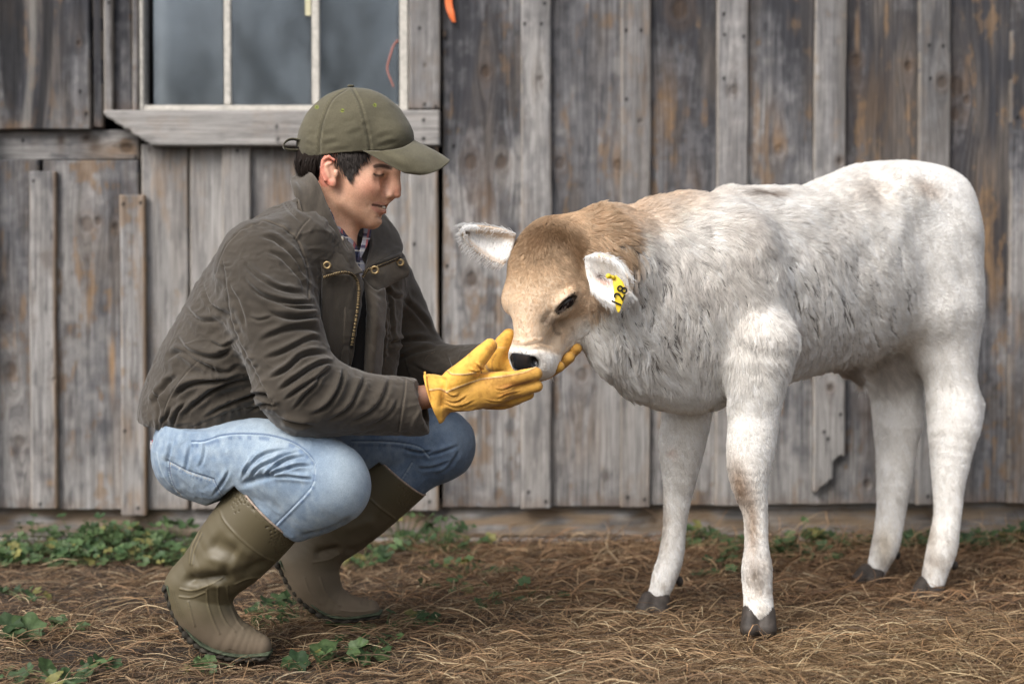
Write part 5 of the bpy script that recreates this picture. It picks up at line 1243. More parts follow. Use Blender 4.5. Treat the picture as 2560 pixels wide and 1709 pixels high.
# ---- gloves
M_GLOVE, t_, b_ = newmat("yellow_leather"); vec = coordnode(t_); c_ = N(t_, 'ShaderNodeAttribute', attribute_name="Col").outputs['Color']
r_ = ramp(t_, noise(t_, vec, 50, 6, .75), [(.32, (.62, .53, .42)), (.5, (.95, .92, .9)), (.65, (1.05, 1.02, 1))]); L(t_, mixc(t_, 'MULTIPLY', 1, c_, r_.outputs[0]), b_.inputs['Base Color']); b_.inputs['Roughness'].default_value = .72
b_.inputs['Sheen Weight'].default_value = .2; p_ = bump(t_, b_, noise(t_, vec, 900, 3), .35, .0008); bump(t_, b_, noise(t_, vec, 90, 5, .65), .55, .0025, p_)
GC = np.array([.78, .43, .065]); GS = np.array([.56, .305, .05]); GD = np.array([.30, .11, .015])
g = Sdf(); g.k = .012
g.pchain([(1072, 985, 2.85, 50), (1100, 985, 2.85, 42), (1150, 985, 2.845, 44), (1215, 975, 2.84, 44), (1255, 968, 2.835, 36)], .015, sq=(YAX, .85))
g.pchain([(1235, 952, 2.83, 21), (1290, 945, 2.828, 19), (1340, 934, 2.835, 16.5)], .008)           # index
g.pchain([(1235, 975, 2.845, 20), (1290, 975, 2.84, 18.5), (1342, 965, 2.842, 15.5)], .006)          # middle
g.pchain([(1230, 995, 2.86, 18), (1280, 997, 2.855, 16), (1322, 985, 2.855, 13.5)], .006)            # ring
g.pchain([(1215, 1008, 2.875, 15), (1260, 1010, 2.87, 13), (1295, 1000, 2.87, 11)], .006)            # little
g.pchain([(1135, 955, 2.83, 34), (1175, 918, 2.82, 28), (1208, 882, 2.82, 22), (1226, 864, 2.825, 18)], .012)   # thumb
g.cone(P(1084, 985, 2.85), P(1074, 1010, 2.85), PX(46, 2.85), PX(52, 2.85), .01)
g.cone(P(1085, 1020, 2.84), P(1100, 1047, 2.835), PX(18, 2.85), PX(9, 2.85), .012)
g.plane(P(1074, 985, 2.85), (-.94, 0, -.32))
g.pchain([(1050, 1000, 2.85, 44), (1085, 992, 2.85, 36)], .003, 's', sq=(YAX, .85))
V, Q = build_sdf(g, .0021); S = Sculpt(V, Q)
S.V += S.n * (.0025 * (fbm(V[:, 0] * 40, V[:, 1] * 40, V[:, 2] * 40, 3, 4) - .5))[:, None]
for pts, w_, a_ in [([(1108, 1000), (1140, 1005), (1175, 985)], 5, .003), ([(1108, 1010), (1150, 1015), (1190, 1000)], 5, .003), ([(1108, 1020), (1160, 1028), (1200, 1022)], 5, .002), ([(1105, 975), (1130, 990), (1150, 985)], 5, .003), ([(1240, 1000), (1270, 985), (1310, 978)], 4, .002),
                    ([(1185, 905), (1200, 920), (1208, 928)], 5, .003), ([(1170, 925), (1190, 930), (1205, 925)], 5, .0025), ([(1235, 970), (1255, 975), (1290, 962)], 4, .0025), ([(1210, 1000), (1240, 1005), (1275, 1000)], 4, .002)]:
    crease(pts, w_, a_)
S.fold([(1110, 940), (1108, 980), (1109, 1020)], 7, -.005, .1)
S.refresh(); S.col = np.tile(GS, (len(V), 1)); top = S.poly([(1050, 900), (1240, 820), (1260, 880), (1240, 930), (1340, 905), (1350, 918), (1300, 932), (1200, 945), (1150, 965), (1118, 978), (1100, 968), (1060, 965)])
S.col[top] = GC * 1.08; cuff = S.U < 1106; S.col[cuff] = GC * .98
S.col *= (.9 + .2 * fbm(V[:, 0] * 25, V[:, 1] * 25, V[:, 2] * 25, 8, 4))[:, None]
ST = np.array([.72, .56, .32])
for pts in ([(1118, 978), (1150, 965), (1200, 948), (1260, 940), (1310, 930), (1345, 915)], [(1118, 925), (1130, 934), (1160, 935), (1190, 930)], [(1072, 975), (1100, 972), (1118, 980)]):
    S.fold(pts, 2, .0012, 0); S.paint(pts, .9, ST, .8, 1.2); S.paint([(a + .5, b + 2.4) for a, b in pts], .7, GD, .7, 1.4)
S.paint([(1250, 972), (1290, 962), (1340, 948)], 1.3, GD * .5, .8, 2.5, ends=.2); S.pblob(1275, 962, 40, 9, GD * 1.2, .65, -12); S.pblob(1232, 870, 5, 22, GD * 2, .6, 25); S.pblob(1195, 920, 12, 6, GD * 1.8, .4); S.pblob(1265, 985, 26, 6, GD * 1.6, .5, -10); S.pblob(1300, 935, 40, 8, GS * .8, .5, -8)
glove = S.done("glove", M_GLOVE, man); glove["label"] = "near yellow leather glove cupped under the muzzle"
tube_obj("cuff_piping", crom([P(1062, 930, 2.83), P(1066, 965, 2.813), P(1078, 1005, 2.813), P(1090, 1035, 2.822), P(1101, 1056, 2.832)], 24), .0022, M_GLOVE, glove, 8).data.attributes.new("Col", 'FLOAT_COLOR', 'POINT').data.foreach_set("color", np.tile(np.array([*(GC * 1.1), 1]), 24 * 8).astype(np.float32))
g = Sdf(); g.k = .012
g.pchain([(1195, 908, 3.07, 34), (1235, 905, 3.05, 36), (1285, 905, 3.02, 38)], .02, sq=(YAX, .6))
g.pchain([(1238, 905, 3.02, 25), (1252, 868, 3.005, 23), (1272, 838, 3.0, 17)], .012)
g.pchain([(1290, 930, 3.01, 19), (1350, 938, 2.985, 16), (1398, 916, 2.955, 14)], .004); g.pchain([(1300, 910, 3.03, 19), (1385, 915, 3.0, 17), (1424, 893, 2.97, 14)], .004)
g.pchain([(1300, 895, 3.04, 18), (1400, 898, 3.01, 16), (1442, 871, 2.975, 13.5)], .004); g.pchain([(1300, 880, 3.05, 16), (1410, 880, 3.02, 13), (1456, 850, 2.99, 11)], .004)
V, Q = build_sdf(g, .0024); S = Sculpt(V, Q); S.col = np.tile(GC * .95, (len(V), 1)); S.col[S.U > 1330] = GS * .95
S.col *= (.9 + .2 * fbm(V[:, 0] * 25, V[:, 1] * 25, V[:, 2] * 25, 8, 4))[:, None]; S.paint([(1228, 870), (1262, 868)], .8, ST, .5, 1); S.paint([(1232, 935), (1230, 905), (1240, 885)], 1, GD, .5, 2)
glove2 = S.done("glove", M_GLOVE, man); glove2["label"] = "far yellow leather glove cupped behind the muzzle"
# ================================================================ THE CALF
calf = empty("calf", (0.72, 3.4, 0.0), "pale grey calf with tan head and yellow ear tag, nosing the gloved hands", "calf")
AX = np.array([.80, .60, 0]); LX = np.array([.60, -.80, 0])          # toward the rump, toward its near side
def dc(u): k = (u - 1280) / FPX; return 2.868 / (1 - .749 * k)
def cb(u, v, off=0.0): return P(u, v, dc(u)) + LX * off
K = Sdf(); K.k = .06
def trunk(pts, k=.06, f=.68, mode='u'): K.chain([(cb(u, v, 0), PX(r, dc(u))) for u, v, r in pts], k, mode, sq=(LX, f))
trunk([(1725, 742, 238), (1900, 722, 238), (2030, 692, 222), (2140, 660, 230), (2225, 596, 190), (2275, 562, 156)])
trunk([(1445, 655, 110), (1555, 705, 176), (1680, 735, 222)], .06, .55)
trunk([(1545, 850, 70), (1630, 905, 85), (1730, 925, 98), (1800, 900, 90)], .06, .7)     # brisket
trunk([(2015, 790, 112), (2130, 795, 104)], .05, .8)
trunk([(1830, 545, 70), (1960, 545, 60)], .03, .7)
for off in (.085, -.075): K.cone(cb(2180, 500, off), cb(2300, 500, off * .9), PX(62, 3.5), PX(62, 3.5), .07)          # hip bones
for off in (.10, -.09): K.cone(cb(1760, 640, off * .8), cb(1800, 880, off), PX(110, 3.2), PX(85, 3.1), .06)        # shoulders
K.cone(cb(2270, 600, .07), cb(2275, 760, .085), PX(122, 3.6), PX(108, 3.55), .07)
K.cone(cb(2310, 600, -.07), cb(2240, 800, -.09), PX(120, 3.6), PX(110, 3.7), .06)
K.cone(cb(2310, 630, .04), cb(2345, 790, .05), PX(98, 3.6), PX(74, 3.6), .05)
def leg(pts, k=.03): K.pchain([((a + b) / 2, v, d, (b - a) / 2 * .97 + s - 3.5) for a, b, v, d, s in pts], k)
leg([(1800, 1010, 880, 3.08, 0), (1815, 966, 960, 3.08, 0), (1815, 955, 1055, 3.08, 0), (1812, 942, 1132, 3.08, 0)] and [(1780, 1990, 850, 3.10, 0)][:0] or [(1805, 2000, 860, 3.09, 0), (1815, 1966, 955, 3.08, 0), (1816, 1952, 1055, 3.08, 0), (1812, 1940, 1135, 3.08, 0), (1822, 1926, 1205, 3.08, 0), (1855, 1920, 1280, 3.08, 3), (1858, 1926, 1364, 3.08, 0), (1850, 1935, 1420, 3.08, 0), (1852, 1936, 1480, 3.08, -2), (1852, 1940, 1525, 3.075, -3)])
leg([(1640, 1800, 880, 3.27, 0), (1652, 1790, 1003, 3.29, 0), (1644, 1770, 1106, 3.30, 0), (1652, 1750, 1184, 3.31, 0), (1657, 1732, 1235, 3.32, 2), (1657, 1717, 1313, 3.32, 2), (1641, 1712, 1390, 3.32, 0), (1620, 1698, 1445, 3.32, -3), (1610, 1676, 1492, 3.32, -3)])
leg([(2215, 2452, 740, 3.60, 0), (2254, 2456, 840, 3.59, -2), (2303, 2448, 945, 3.58, -3), (2314, 2456, 1040, 3.57, 0), (2322, 2434, 1130, 3.56, 0), (2330, 2414, 1205, 3.55, 2), (2334, 2404, 1287, 3.54, 2), (2312, 2395, 1372, 3.53, -2), (2300, 2375, 1430, 3.53, -3), (2297, 2366, 1462, 3.53, -3)])
leg([(2140, 2320, 850, 3.70, 0), (2172, 2312, 960, 3.71, 0), (2178, 2305, 1055, 3.71, 0), (2186, 2293, 1132, 3.71, 0), (2191, 2276, 1210, 3.70, 2), (2190, 2262, 1290, 3.70, 2), (2174, 2254, 1360, 3.69, -3), (2162, 2226, 1412, 3.69, -3), (2158, 2216, 1430, 3.69, -3)])
K.cone(P(2424, 1050, 3.60), P(2438, 1012, 3.60), PX(22, 3.6), PX(18, 3.6), .05); K.cone(P(2272, 1055, 3.73), P(2283, 1022, 3.73), PX(19, 3.6), PX(15, 3.6), .05)                       # point of the hock
K.cone(P(2120, 900, 3.55), P(2150, 935, 3.56), PX(34, 3.5), PX(16, 3.5), .04)                         # sheath
# head in its own frame: a down the face, b out of the forehead, c to the near side
HM = np.array([-.14, -.14, -.98]); HM /= np.linalg.norm(HM)
HN = np.array([-.52, -.82, .2]); HN -= HM * (HN @ HM); HN /= np.linalg.norm(HN)
HL = np.cross(HN, HM); HL = HL if HL[0] > 0 else -HL
HO = P(1352, 752, 2.965)
def H(a, b, c): return HO + HM * a + HN * b + HL * c
RH = np.stack([HM, HN, HL])
def he(a, b, c, ra, rb, rc, k=.02, mode='u', tgt=None):
    for s_ in ((1, -1) if c else (1,)): (tgt or K).ell(H(a, b, c * s_), (ra, rb, rc), RH, k, mode)
def hc(p, q, r1, r2, k=.02, mode='u'):
    for s_ in ((1, -1) if (p[2] or q[2]) else (1,)): K.cone(H(p[0], p[1], p[2] * s_), H(q[0], q[1], q[2] * s_), r1, r2, k, mode)
he(-.065, -.022, 0, .100, .072, .080, .03); he(-.03, .008, 0, .095, .050, .073, .03)
he(-.140, -.020, 0, .040, .045, .050, .03)
he(.000, .012, .060, .034, .022, .024, .02)
hc((.02, .018, 0), (.105, .020, 0), .040, .034, .03)
he(.122, .008, 0, .036, .040, .046, .02); he(.128, -.012, .014, .030, .034, .032, .02)
hc((.00, -.060, .036), (.105, -.036, .014), .046, .026, .03); he(.132, -.036, 0, .026, .026, .030, .02)
hc((-.06, -.06, 0), (.03, -.07, 0), .07, .055, .04)
K.cone(H(-.09, -.06, 0), cb(1500, 660), .085, PX(130, 3.0), .05)                                       # throat into the neck
he(.134, .040, .026, .009, .012, .005, .004, 's')
tx = P(1436, 738, 2.9) - P(1394, 778, 2.9); tx /= np.linalg.norm(tx); vz = P(1415, 757, 2.9) - np.array([0, 0, CAMH]); vz /= np.linalg.norm(vz); ty = np.cross(vz, tx)
# find where the sight line through the eye meets the head
def hit(u, v, d0=2.7, d1=3.2):
    ds = np.linspace(d0, d1, 600); p = np.array([P(u, v, d) for d in ds]); f = K(p); i = np.nonzero(f < 0)[0]; return ds[i[0]] if len(i) else (d0 + d1) / 2
de = hit(1415, 757); LIDS = [hit(u, v) for u, v in [(1391, 781), (1399, 763), (1414, 746), (1437, 736)]]; LIDL = [hit(u, v) for u, v in [(1391, 781), (1408, 774), (1426, 757), (1437, 738)]]
K.ell(P(1414, 745, de + .002), (PX(30, 2.9), .010, PX(15, 2.9)), np.stack([tx, vz, ty]), .010)
K.ell(P(1414, 760, de), (PX(25, 2.9), .012, PX(8.5, 2.9)), np.stack([tx, vz, ty]), .003, 's')
V, Q = build_sdf(K, .0050); uu, vv = proj(V)
legm = (vv > 900)[:, None]; V = np.where(legm, relax(V, Q, 4, .5), V); hz = (sst(vv, 740, 800) * (1 - sst(vv, 960, 1010)) * sst(uu, 2120, 2180))[:, None]; V = V * (1 - hz) + hz * relax(V, Q, 45, .6)
V, Q = subdiv(V, Q, (np.linalg.norm(V - HO, axis=1) < .26), K)
S = Sculpt(V, Q)
S.V += S.n * (.006 * (fbm(V[:, 0] * 9, V[:, 1] * 9, V[:, 2] * 9, 77, 3) - .5))[:, None]
U_, W_ = S.U, S.W
S.fold([(2215, 640), (2250, 560), (2240, 480), (2300, 445)], 26, .006, .3); S.fold([(2190, 560), (2150, 700), (2210, 850)], 40, -.009, .3); S.fold([(2330, 520), (2400, 590), (2420, 680)], 24, -.004, .3)
S.fold([(1960, 560), (2100, 500), (2200, 470)], 30, .006, .3); S.fold([(2395, 640), (2420, 740), (2400, 850)], 26, -.006, .3)
S.fold([(1275, 862), (1310, 866), (1350, 858), (1385, 868)], 4, -.0025, .2); S.fold([(1270, 872), (1310, 878), (1360, 872), (1375, 890)], 4, -.002, .2); S.fold([(1275, 855), (1320, 857), (1360, 848)], 4, .002, .2)
S.fold([(1385, 770), (1365, 800), (1352, 812)], 10, -.005, .3)
# coat colours
WHT = np.array([.93, .915, .89]); GRY = np.array([.80, .76, .72]); TANC = np.array([.56, .41, .27]); CRM = np.array([.74, .60, .46]); BRC = np.array([.17, .095, .045]); BLK = np.array([.012, .012, .014])
n1 = fbm(V[:, 0] * 8, V[:, 1] * 8, V[:, 2] * 8, 60, 4); n2 = fbm(V[:, 0] * 30, V[:, 1] * 30, V[:, 2] * 30, 61, 3)
col = np.tile(WHT, (len(V), 1))
bodyg = sst(U_, 2320, 1900) * (1 - sst(W_, 830, 1000)); col = mix(col, GRY, np.clip(bodyg * (.30 + 1.2 * (n1 - .4)), 0, .8))
neckt = (1 - sst(U_ + (W_ - 560) * 1.5 + 260 * (n1 - .5), 1400, 1760)); col = mix(col, TANC * 1.25, np.clip(neckt * .9, 0, .72) * sst(U_, 1380, 1440))
hd = np.linalg.norm(V - H(0, 0, 0), axis=1); inh = 1 - sst(U_, 1400, 1490)
HA = (V - HO) @ HM; HB = (V - HO) @ HN; HC = (V - HO) @ HL
inh = (hd < .24) * (1 - sst(HB, -.02, -.08)) * (HA < .165)
col = mix(col, CRM, inh); col = mix(col, TANC * 1.05, inh * np.clip((1 - sst(HA, -.10, .06)) * .75 + .5 * (n1 - .5), 0, .8))
col = mix(col, BRC * 1.3, inh * np.exp(-((HA + .125) / .035)**2 - (HC / .045)**2) * .9)
col = mix(col, BRC, .55 * np.exp(-((U_ - 1440) / 14)**2 - ((W_ - 620) / 40)**2))
col = mix(col, TANC * .8, .45 * inh * np.exp(-((HA + .03) / .03)**2 - ((HC) / .03)**2))
col = mix(col, CRM * .62, inh * .6 * np.exp(-((U_ - 1365) / 22)**2 - ((W_ - 800) / 16)**2)); col = mix(col, np.array([.17, .13, .10]), .55 * np.exp(-((U_ - 1400) / 17)**2 - ((W_ - 808) / 15)**2))
muz = sst(HA, .10, .118) * (hd < .25) * (HB > -.07); col = mix(col, WHT * 1.08, muz * .9)
cheek = (hd < .26) * sst(HB, -.02, -.055); col = mix(col, WHT, cheek * sst(W_, 700, 800) * .8)
S.col = col
S.pblob(1398, 578, 46, 24, BRC * .9, .9, 22); S.pblob(1372, 580, 46, 20, BRC, .5, 15); S.pblob(1436, 628, 17, 58, BRC * 1.3, .75, -8); S.paint([(1395, 778), (1414, 761), (1433, 742)], 8, (.02, .015, .013), .95, 3); S.pblob(1325, 640, 40, 60, TANC * .85, .5); S.pblob(1345, 700, 50, 30, TANC * .9, .3)
S.paint([(1392, 780), (1412, 762), (1434, 740)], 9, (.15, .11, .085), .7, 12, ends=.1); S.paint([(1388, 768), (1404, 748), (1428, 732)], 3, CRM * 1.2, .6, 6, ends=.2); S.paint([(1392, 790), (1372, 806), (1352, 815)], 4, (.22, .16, .12), .7, 10, ends=.3); S.paint([(1382, 812), (1386, 830), (1398, 836)], 2, (.2, .15, .12), .6, 5)
S.pblob(1905, 1200, 30, 50, (.33, .21, .12), .0); S.pblob(1850, 1215, 26, 70, (.30, .19, .11), .85, -12); S.pblob(1880, 1310, 13, 80, (.36, .24, .15), .7); S.pblob(1888, 1430, 22, 45, (.27, .21, .17), .65)
S.pblob(1660, 1300, 10, 70, (.42, .33, .24), .4); S.pblob(2210, 1360, 18, 40, (.44, .34, .2), .45); S.pblob(2330, 1340, 12, 60, (.42, .33, .23), .4); S.pblob(2335, 1400, 30, 14, (.33, .25, .18), .4)
S.pblob(1680, 1130, 12, 12, (.6, .42, .36), .4); S.pblob(1905, 484, 45, 7, BRC, .8); S.pblob(2315, 470, 45, 22, (.52, .39, .29), .45, 25); S.pblob(2170, 480, 70, 40, (.47, .39, .32), .35); S.pblob(2120, 930, 60, 22, (.30, .2, .12), .6); S.pblob(2230, 930, 60, 60, (.35, .26, .18), .35)
pad = (HB > .012) * (np.abs(HC) < .046) * (HA > .119 + .006 * np.cos(HC / .04 * 3)) * (HA < .158) * (HB > .02 + .0 * HC)
padm = pad.astype(float)
np_ = np.linalg.norm(np.stack([(HA - .136) / .019, HC / .043, (HB - .045) / .032], 1), axis=1); padm = 1 - sst(np_, .92, 1.06)
S.col = mix(S.col, BLK * 2, padm); S.V += S.n * (padm * .002)[:, None]
for c_s in (1, -1):
    q = np.exp(-(((HA - .132) / .009)**2 + ((HC - c_s * .031) / .007)**2)) * (HB > .01); S.V -= S.n * (q * .008)[:, None]; S.col = mix(S.col, BLK * .3, q)
M_HIDE, t_, b_ = newmat("calf_hide"); c_ = N(t_, 'ShaderNodeAttribute', attribute_name="Col").outputs['Color']; L(t_, c_, b_.inputs['Base Color'])
rg_ = N(t_, 'ShaderNodeAttribute', attribute_name="wet").outputs['Fac']; mr = t_.nodes.new('ShaderNodeMapRange'); L(t_, rg_, mr.inputs[0]); mr.inputs[3].default_value = .9; mr.inputs[4].default_value = .20; L(t_, mr.outputs[0], b_.inputs['Roughness'])
mr2 = t_.nodes.new('ShaderNodeMapRange'); L(t_, rg_, mr2.inputs[0]); mr2.inputs[3].default_value = .1; mr2.inputs[4].default_value = .6; L(t_, mr2.outputs[0], b_.inputs['Specular IOR Level']); bump(t_, b_, noise(t_, coordnode(t_), 260, 4), .3, .0015)
# length of coat and darkness of the undercoat
U_, W_ = S.U, S.W; Vp = S.V; Np = normals(S.V, S.Q)
onhead = (hd < .25) & (HB > -.06) & (U_ < 1470)
lng = sst(W_, 1060, 940) * (1 - sst(U_, 2050, 2350) * .55)                    # long on the trunk
length = .0060 + .021 * lng + .017 * sst(W_, 840, 960) * lng * (1 - sst(U_, 1800, 1950)) + .004 * (W_ > 1060)
hw_ = np.clip((.25 - hd) / .03, 0, 1) * sst(HB, -.075, -.045) * (1 - sst(U_, 1440, 1480)); length = length * (1 - hw_) + hw_ * (.0052 + .018 * np.exp(-((HA + .12) / .05)**2) + .006 * np.exp(-((U_ - 1436) / 22)**2 - ((W_ - 630) / 60)**2))
length = length * (1 - .35 * sst(U_, 2150, 2350) * (W_ < 900)); length += .012 * np.exp(-((U_ - 1940) / 40)**2 - ((W_ - 1060) / 120)**2) * 0 + .012 * np.exp(-((W_ - 935) / 34)**2) * (U_ > 1960) * (U_ < 2260) + .030 * np.exp(-((U_ - 2145) / 45)**2 - ((W_ - 940) / 25)**2)
n7 = fbm(V[:, 0] * 5, V[:, 1] * 5, V[:, 2] * 5, 91, 3); clump = (.42 + .6 * sst(n7, .38, .62)) * (1 - .6 * np.exp(-((U_ - 1890) / 90)**2 - ((W_ - 850) / 110)**2)) * np.clip(np.maximum(sst(U_, 1430, 1520) * (1 - sst(U_, 2120, 2300)), 0) * sst(W_, 500, 640) * (1 - sst(W_, 900, 1010) * (U_ > 1760)) * (1 - sst(W_, 960, 1020)), 0, 1)
# partings: places where the long coat falls open and the dark skin shows
CR = []; rc_ = np.random.default_rng(33)
def part_at(u, v, ln, lean, wd_):
    n = 7; t = np.linspace(0, 1, n); a = rc_.uniform(0, 6.28); pu = u + lean * ln * t + 3.5 * np.sin(t * 7 + a) + np.cumsum(rc_.normal(0, 1.4, n)); pv = v + ln * t
    CR.append((np.stack([pu, pv], 1), wd_ * .62))
for k in range(85): part_at(rc_.uniform(1965, 2275), rc_.uniform(600, 820), rc_.uniform(30, 130), rc_.uniform(.02, .35), rc_.uniform(1.2, 2.8))
for k in range(130): part_at(rc_.uniform(1540, 1790), rc_.uniform(580, 880), rc_.uniform(20, 80), rc_.uniform(-.35, .15), rc_.uniform(1.3, 3.4))
for k in range(60): part_at(rc_.uniform(1760, 1960), rc_.uniform(540, 780), rc_.uniform(15, 50), rc_.uniform(-.1, .3), rc_.uniform(.9, 2.0))
for k in range(40): part_at(rc_.uniform(1460, 1600), rc_.uniform(560, 700), rc_.uniform(14, 40), rc_.uniform(-.2, .5), rc_.uniform(.9, 1.8))
for k in range(34): part_at(rc_.uniform(1310, 1440), rc_.uniform(545, 640), rc_.uniform(8, 26), rc_.uniform(-.8, .8), rc_.uniform(.8, 1.6))
for k in range(50): part_at(rc_.uniform(1620, 1800), rc_.uniform(900, 1010), rc_.uniform(12, 36), rc_.uniform(-.8, .8), rc_.uniform(1.0, 2.2))
def partd(u, v):
    b = np.full(len(u), 99.)
    for c, w_ in CR:
        m = np.nonzero((u > c[:, 0].min() - 12) & (u < c[:, 0].max() + 12) & (v > c[0, 1] - 12) & (v < c[-1, 1] + 12))[0]
        if not len(m): continue
        p = np.stack([u[m], v[m]], 1); d = np.full(len(m), 99.)
        for i in range(len(c) - 1):
            ab = c[i + 1] - c[i]; t = np.clip((p - c[i]) @ ab / (ab @ ab), 0, 1); q = p - c[i] - t[:, None] * ab; tt = (i + t) / (len(c) - 1)
            d = np.minimum(d, np.hypot(q[:, 0], q[:, 1]) / (w_ * (np.sin(tt * 3.1) * .85 + .15)))
        b[m] = np.minimum(b[m], d)
    return b
PD = partd(U_, W_)
spk = sst(fbm(S.V[:, 0] * 120, S.V[:, 1] * 120, S.V[:, 2] * 60, 71, 3), .60, .70) * sst(W_, 1150, 1420) * .6 + sst(fbm(S.V[:, 0] * 30, S.V[:, 1] * 30, S.V[:, 2] * 18, 72, 4), .52, .7) * sst(W_, 1220, 1480) * .5
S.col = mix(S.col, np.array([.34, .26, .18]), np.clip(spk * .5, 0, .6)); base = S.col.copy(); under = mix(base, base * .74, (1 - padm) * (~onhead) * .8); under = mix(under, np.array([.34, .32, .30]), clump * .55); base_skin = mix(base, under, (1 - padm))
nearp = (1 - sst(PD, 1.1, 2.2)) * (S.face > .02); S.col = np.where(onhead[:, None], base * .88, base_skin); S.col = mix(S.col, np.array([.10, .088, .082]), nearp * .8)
S.V -= S.n * ((1 - sst(PD, .5, 4.0)) * (S.face > .02) * .0025)[:, None]
wet = padm
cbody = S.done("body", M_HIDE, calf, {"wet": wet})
# ---- coat: hair curves
def coat(name, n, Vp, Q, Np, colr, length, clump, seed, parent, mat, flow, r0=.00062, npt=5, wfield=None, frizz=.35, clumps=6000, lift=.34):
    r = np.random.default_rng(seed)
    tri = np.concatenate([Q[:, [0, 1, 2]], Q[:, [0, 2, 3]]]); A_, B_, C_ = Vp[tri[:, 0]], Vp[tri[:, 1]], Vp[tri[:, 2]]
    ar = np.linalg.norm(np.cross(B_ - A_, C_ - A_), axis=1); w_ = ar * (wfield[tri].mean(1) if wfield is not None else 1); w_ /= w_.sum()
    ti = r.choice(len(tri), n, p=w_); b1 = r.uniform(0, 1, n); b2 = r.uniform(0, 1, n); f = b1 + b2 > 1; b1[f] = 1 - b1[f]; b2[f] = 1 - b2[f]; b0 = 1 - b1 - b2
    def ip(X): return (X[tri[ti, 0]].T * b0 + X[tri[ti, 1]].T * b1 + X[tri[ti, 2]].T * b2).T
    p = ip(Vp); nn = ip(Np); nn /= np.linalg.norm(nn, axis=1)[:, None]; cc = ip(colr); ll = ip(length) * r.uniform(.7, 1.2, n); cl = ip(clump)
    fd = flow(p, nn); fd = fd - nn * (fd * nn).sum(1)[:, None]; fd /= np.linalg.norm(fd, axis=1)[:, None] + 1e-9
    jx = fbm(p[:, 0] * 28, p[:, 1] * 28, p[:, 2] * 28, seed + 5, 3) - .5; jy = fbm(p[:, 0] * 28, p[:, 1] * 28, p[:, 2] * 28, seed + 9, 3) - .5
    sd = np.cross(nn, fd); fd = fd + sd * (jx * 2.2)[:, None] + r.normal(0, .13, (n, 3)); fd -= nn * (fd * nn).sum(1)[:, None] * .9; fd /= np.linalg.norm(fd, axis=1)[:, None]
    lf = (lift + .4 * jy + r.normal(0, .08, n))[:, None]
    # clumping along stretched cells
    g = np.array([.35, .26, -.90]); g /= np.linalg.norm(g); q = p - g * (p @ g)[:, None] * .86
    ci = r.choice(n, min(clumps, n), replace=False); kd = kdtree.KDTree(len(ci))
    for i_, k_ in enumerate(ci): kd.insert(q[k_], i_)
    kd.balance(); own = np.array([ci[kd.find(x)[1]] for x in q])
    t = np.linspace(0, 1, npt); P_ = np.zeros((n, npt, 3)); br = .0006
    wav = r.uniform(0, 6.28, n)
    for j, tt in enumerate(t):
        P_[:, j] = p - nn * br + (nn * lf * (tt - .55 * tt * tt)[..., None] if False else nn * (lf[:, 0] * (tt - .5 * tt * tt))[:, None] * ll[:, None]) + fd * (ll * tt)[:, None] + sd * (np.sin(tt * 5 + wav) * ll * .05 * frizz * tt)[:, None]
    cp = P_[own]; off = cp - P_; amt = (np.clip((.22 + .62 * cl) * r.uniform(.55, 1.1, n), 0, .9)[:, None] * (t[None, :]**1.2))[..., None]; P_ = P_ + off * amt * np.minimum(1, .020 / (np.linalg.norm(off, axis=2)[..., None] + 1e-6))
    pk = (partd(*proj(p)) > 1.25) | ((p - np.array([0, 0, CAMH])) * nn).sum(1) .__gt__(0)
    ct = r.uniform(.88, 1.08, n)[own]; tone = (ct * (.84 + .24 * r.uniform(0, 1, n)))[:, None] * (.90 + .2 * fbm(p[:, 0] * 60, p[:, 1] * 60, p[:, 2] * 60, seed, 2))[:, None]
    P_ = P_[pk]; cc = cc[pk]; tone = tone[pk]; n = len(P_)
    hc_ = bpy.data.hair_curves.new(name); hc_.add_curves([npt] * n)
    hc_.points.foreach_set("position", P_.astype(np.float32).ravel())
    ra = hc_.attributes.get("radius") or hc_.attributes.new("radius", 'FLOAT', 'POINT'); ra.data.foreach_set("value", (np.tile(r0 * np.array([1, .95, .8, .55, .15])[:npt], n)).astype(np.float32))
    ca = hc_.attributes.new("Col", 'FLOAT_COLOR', 'CURVE'); c4 = np.ones((n, 4), np.float32); c4[:, :3] = np.clip(cc * tone * 1.04, 0, .93); ca.data.foreach_set("color", c4.ravel())
    hc_.materials.append(mat); o = bpy.data.objects.new(name, hc_); return link(o, parent)
def mat_fur():
    m, t, b = newmat("calf_fur"); c = N(t, 'ShaderNodeAttribute', attribute_name="Col").outputs['Color']; L(t, c, b.inputs['Base Color']); b.inputs['Roughness'].default_value = .75; b.inputs['Specular IOR Level'].default_value = .2
    tl = t.nodes.new('ShaderNodeBsdfTranslucent'); L(t, c, tl.inputs['Color']); mx = t.nodes.new('ShaderNodeMixShader'); mx.inputs[0].default_value = .5
    L(t, b.outputs[0], mx.inputs[1]); L(t, tl.outputs[0], mx.inputs[2]); L(t, mx.outputs[0], t.nodes['Material Output'].inputs['Surface']); return m
M_FUR = mat_fur()
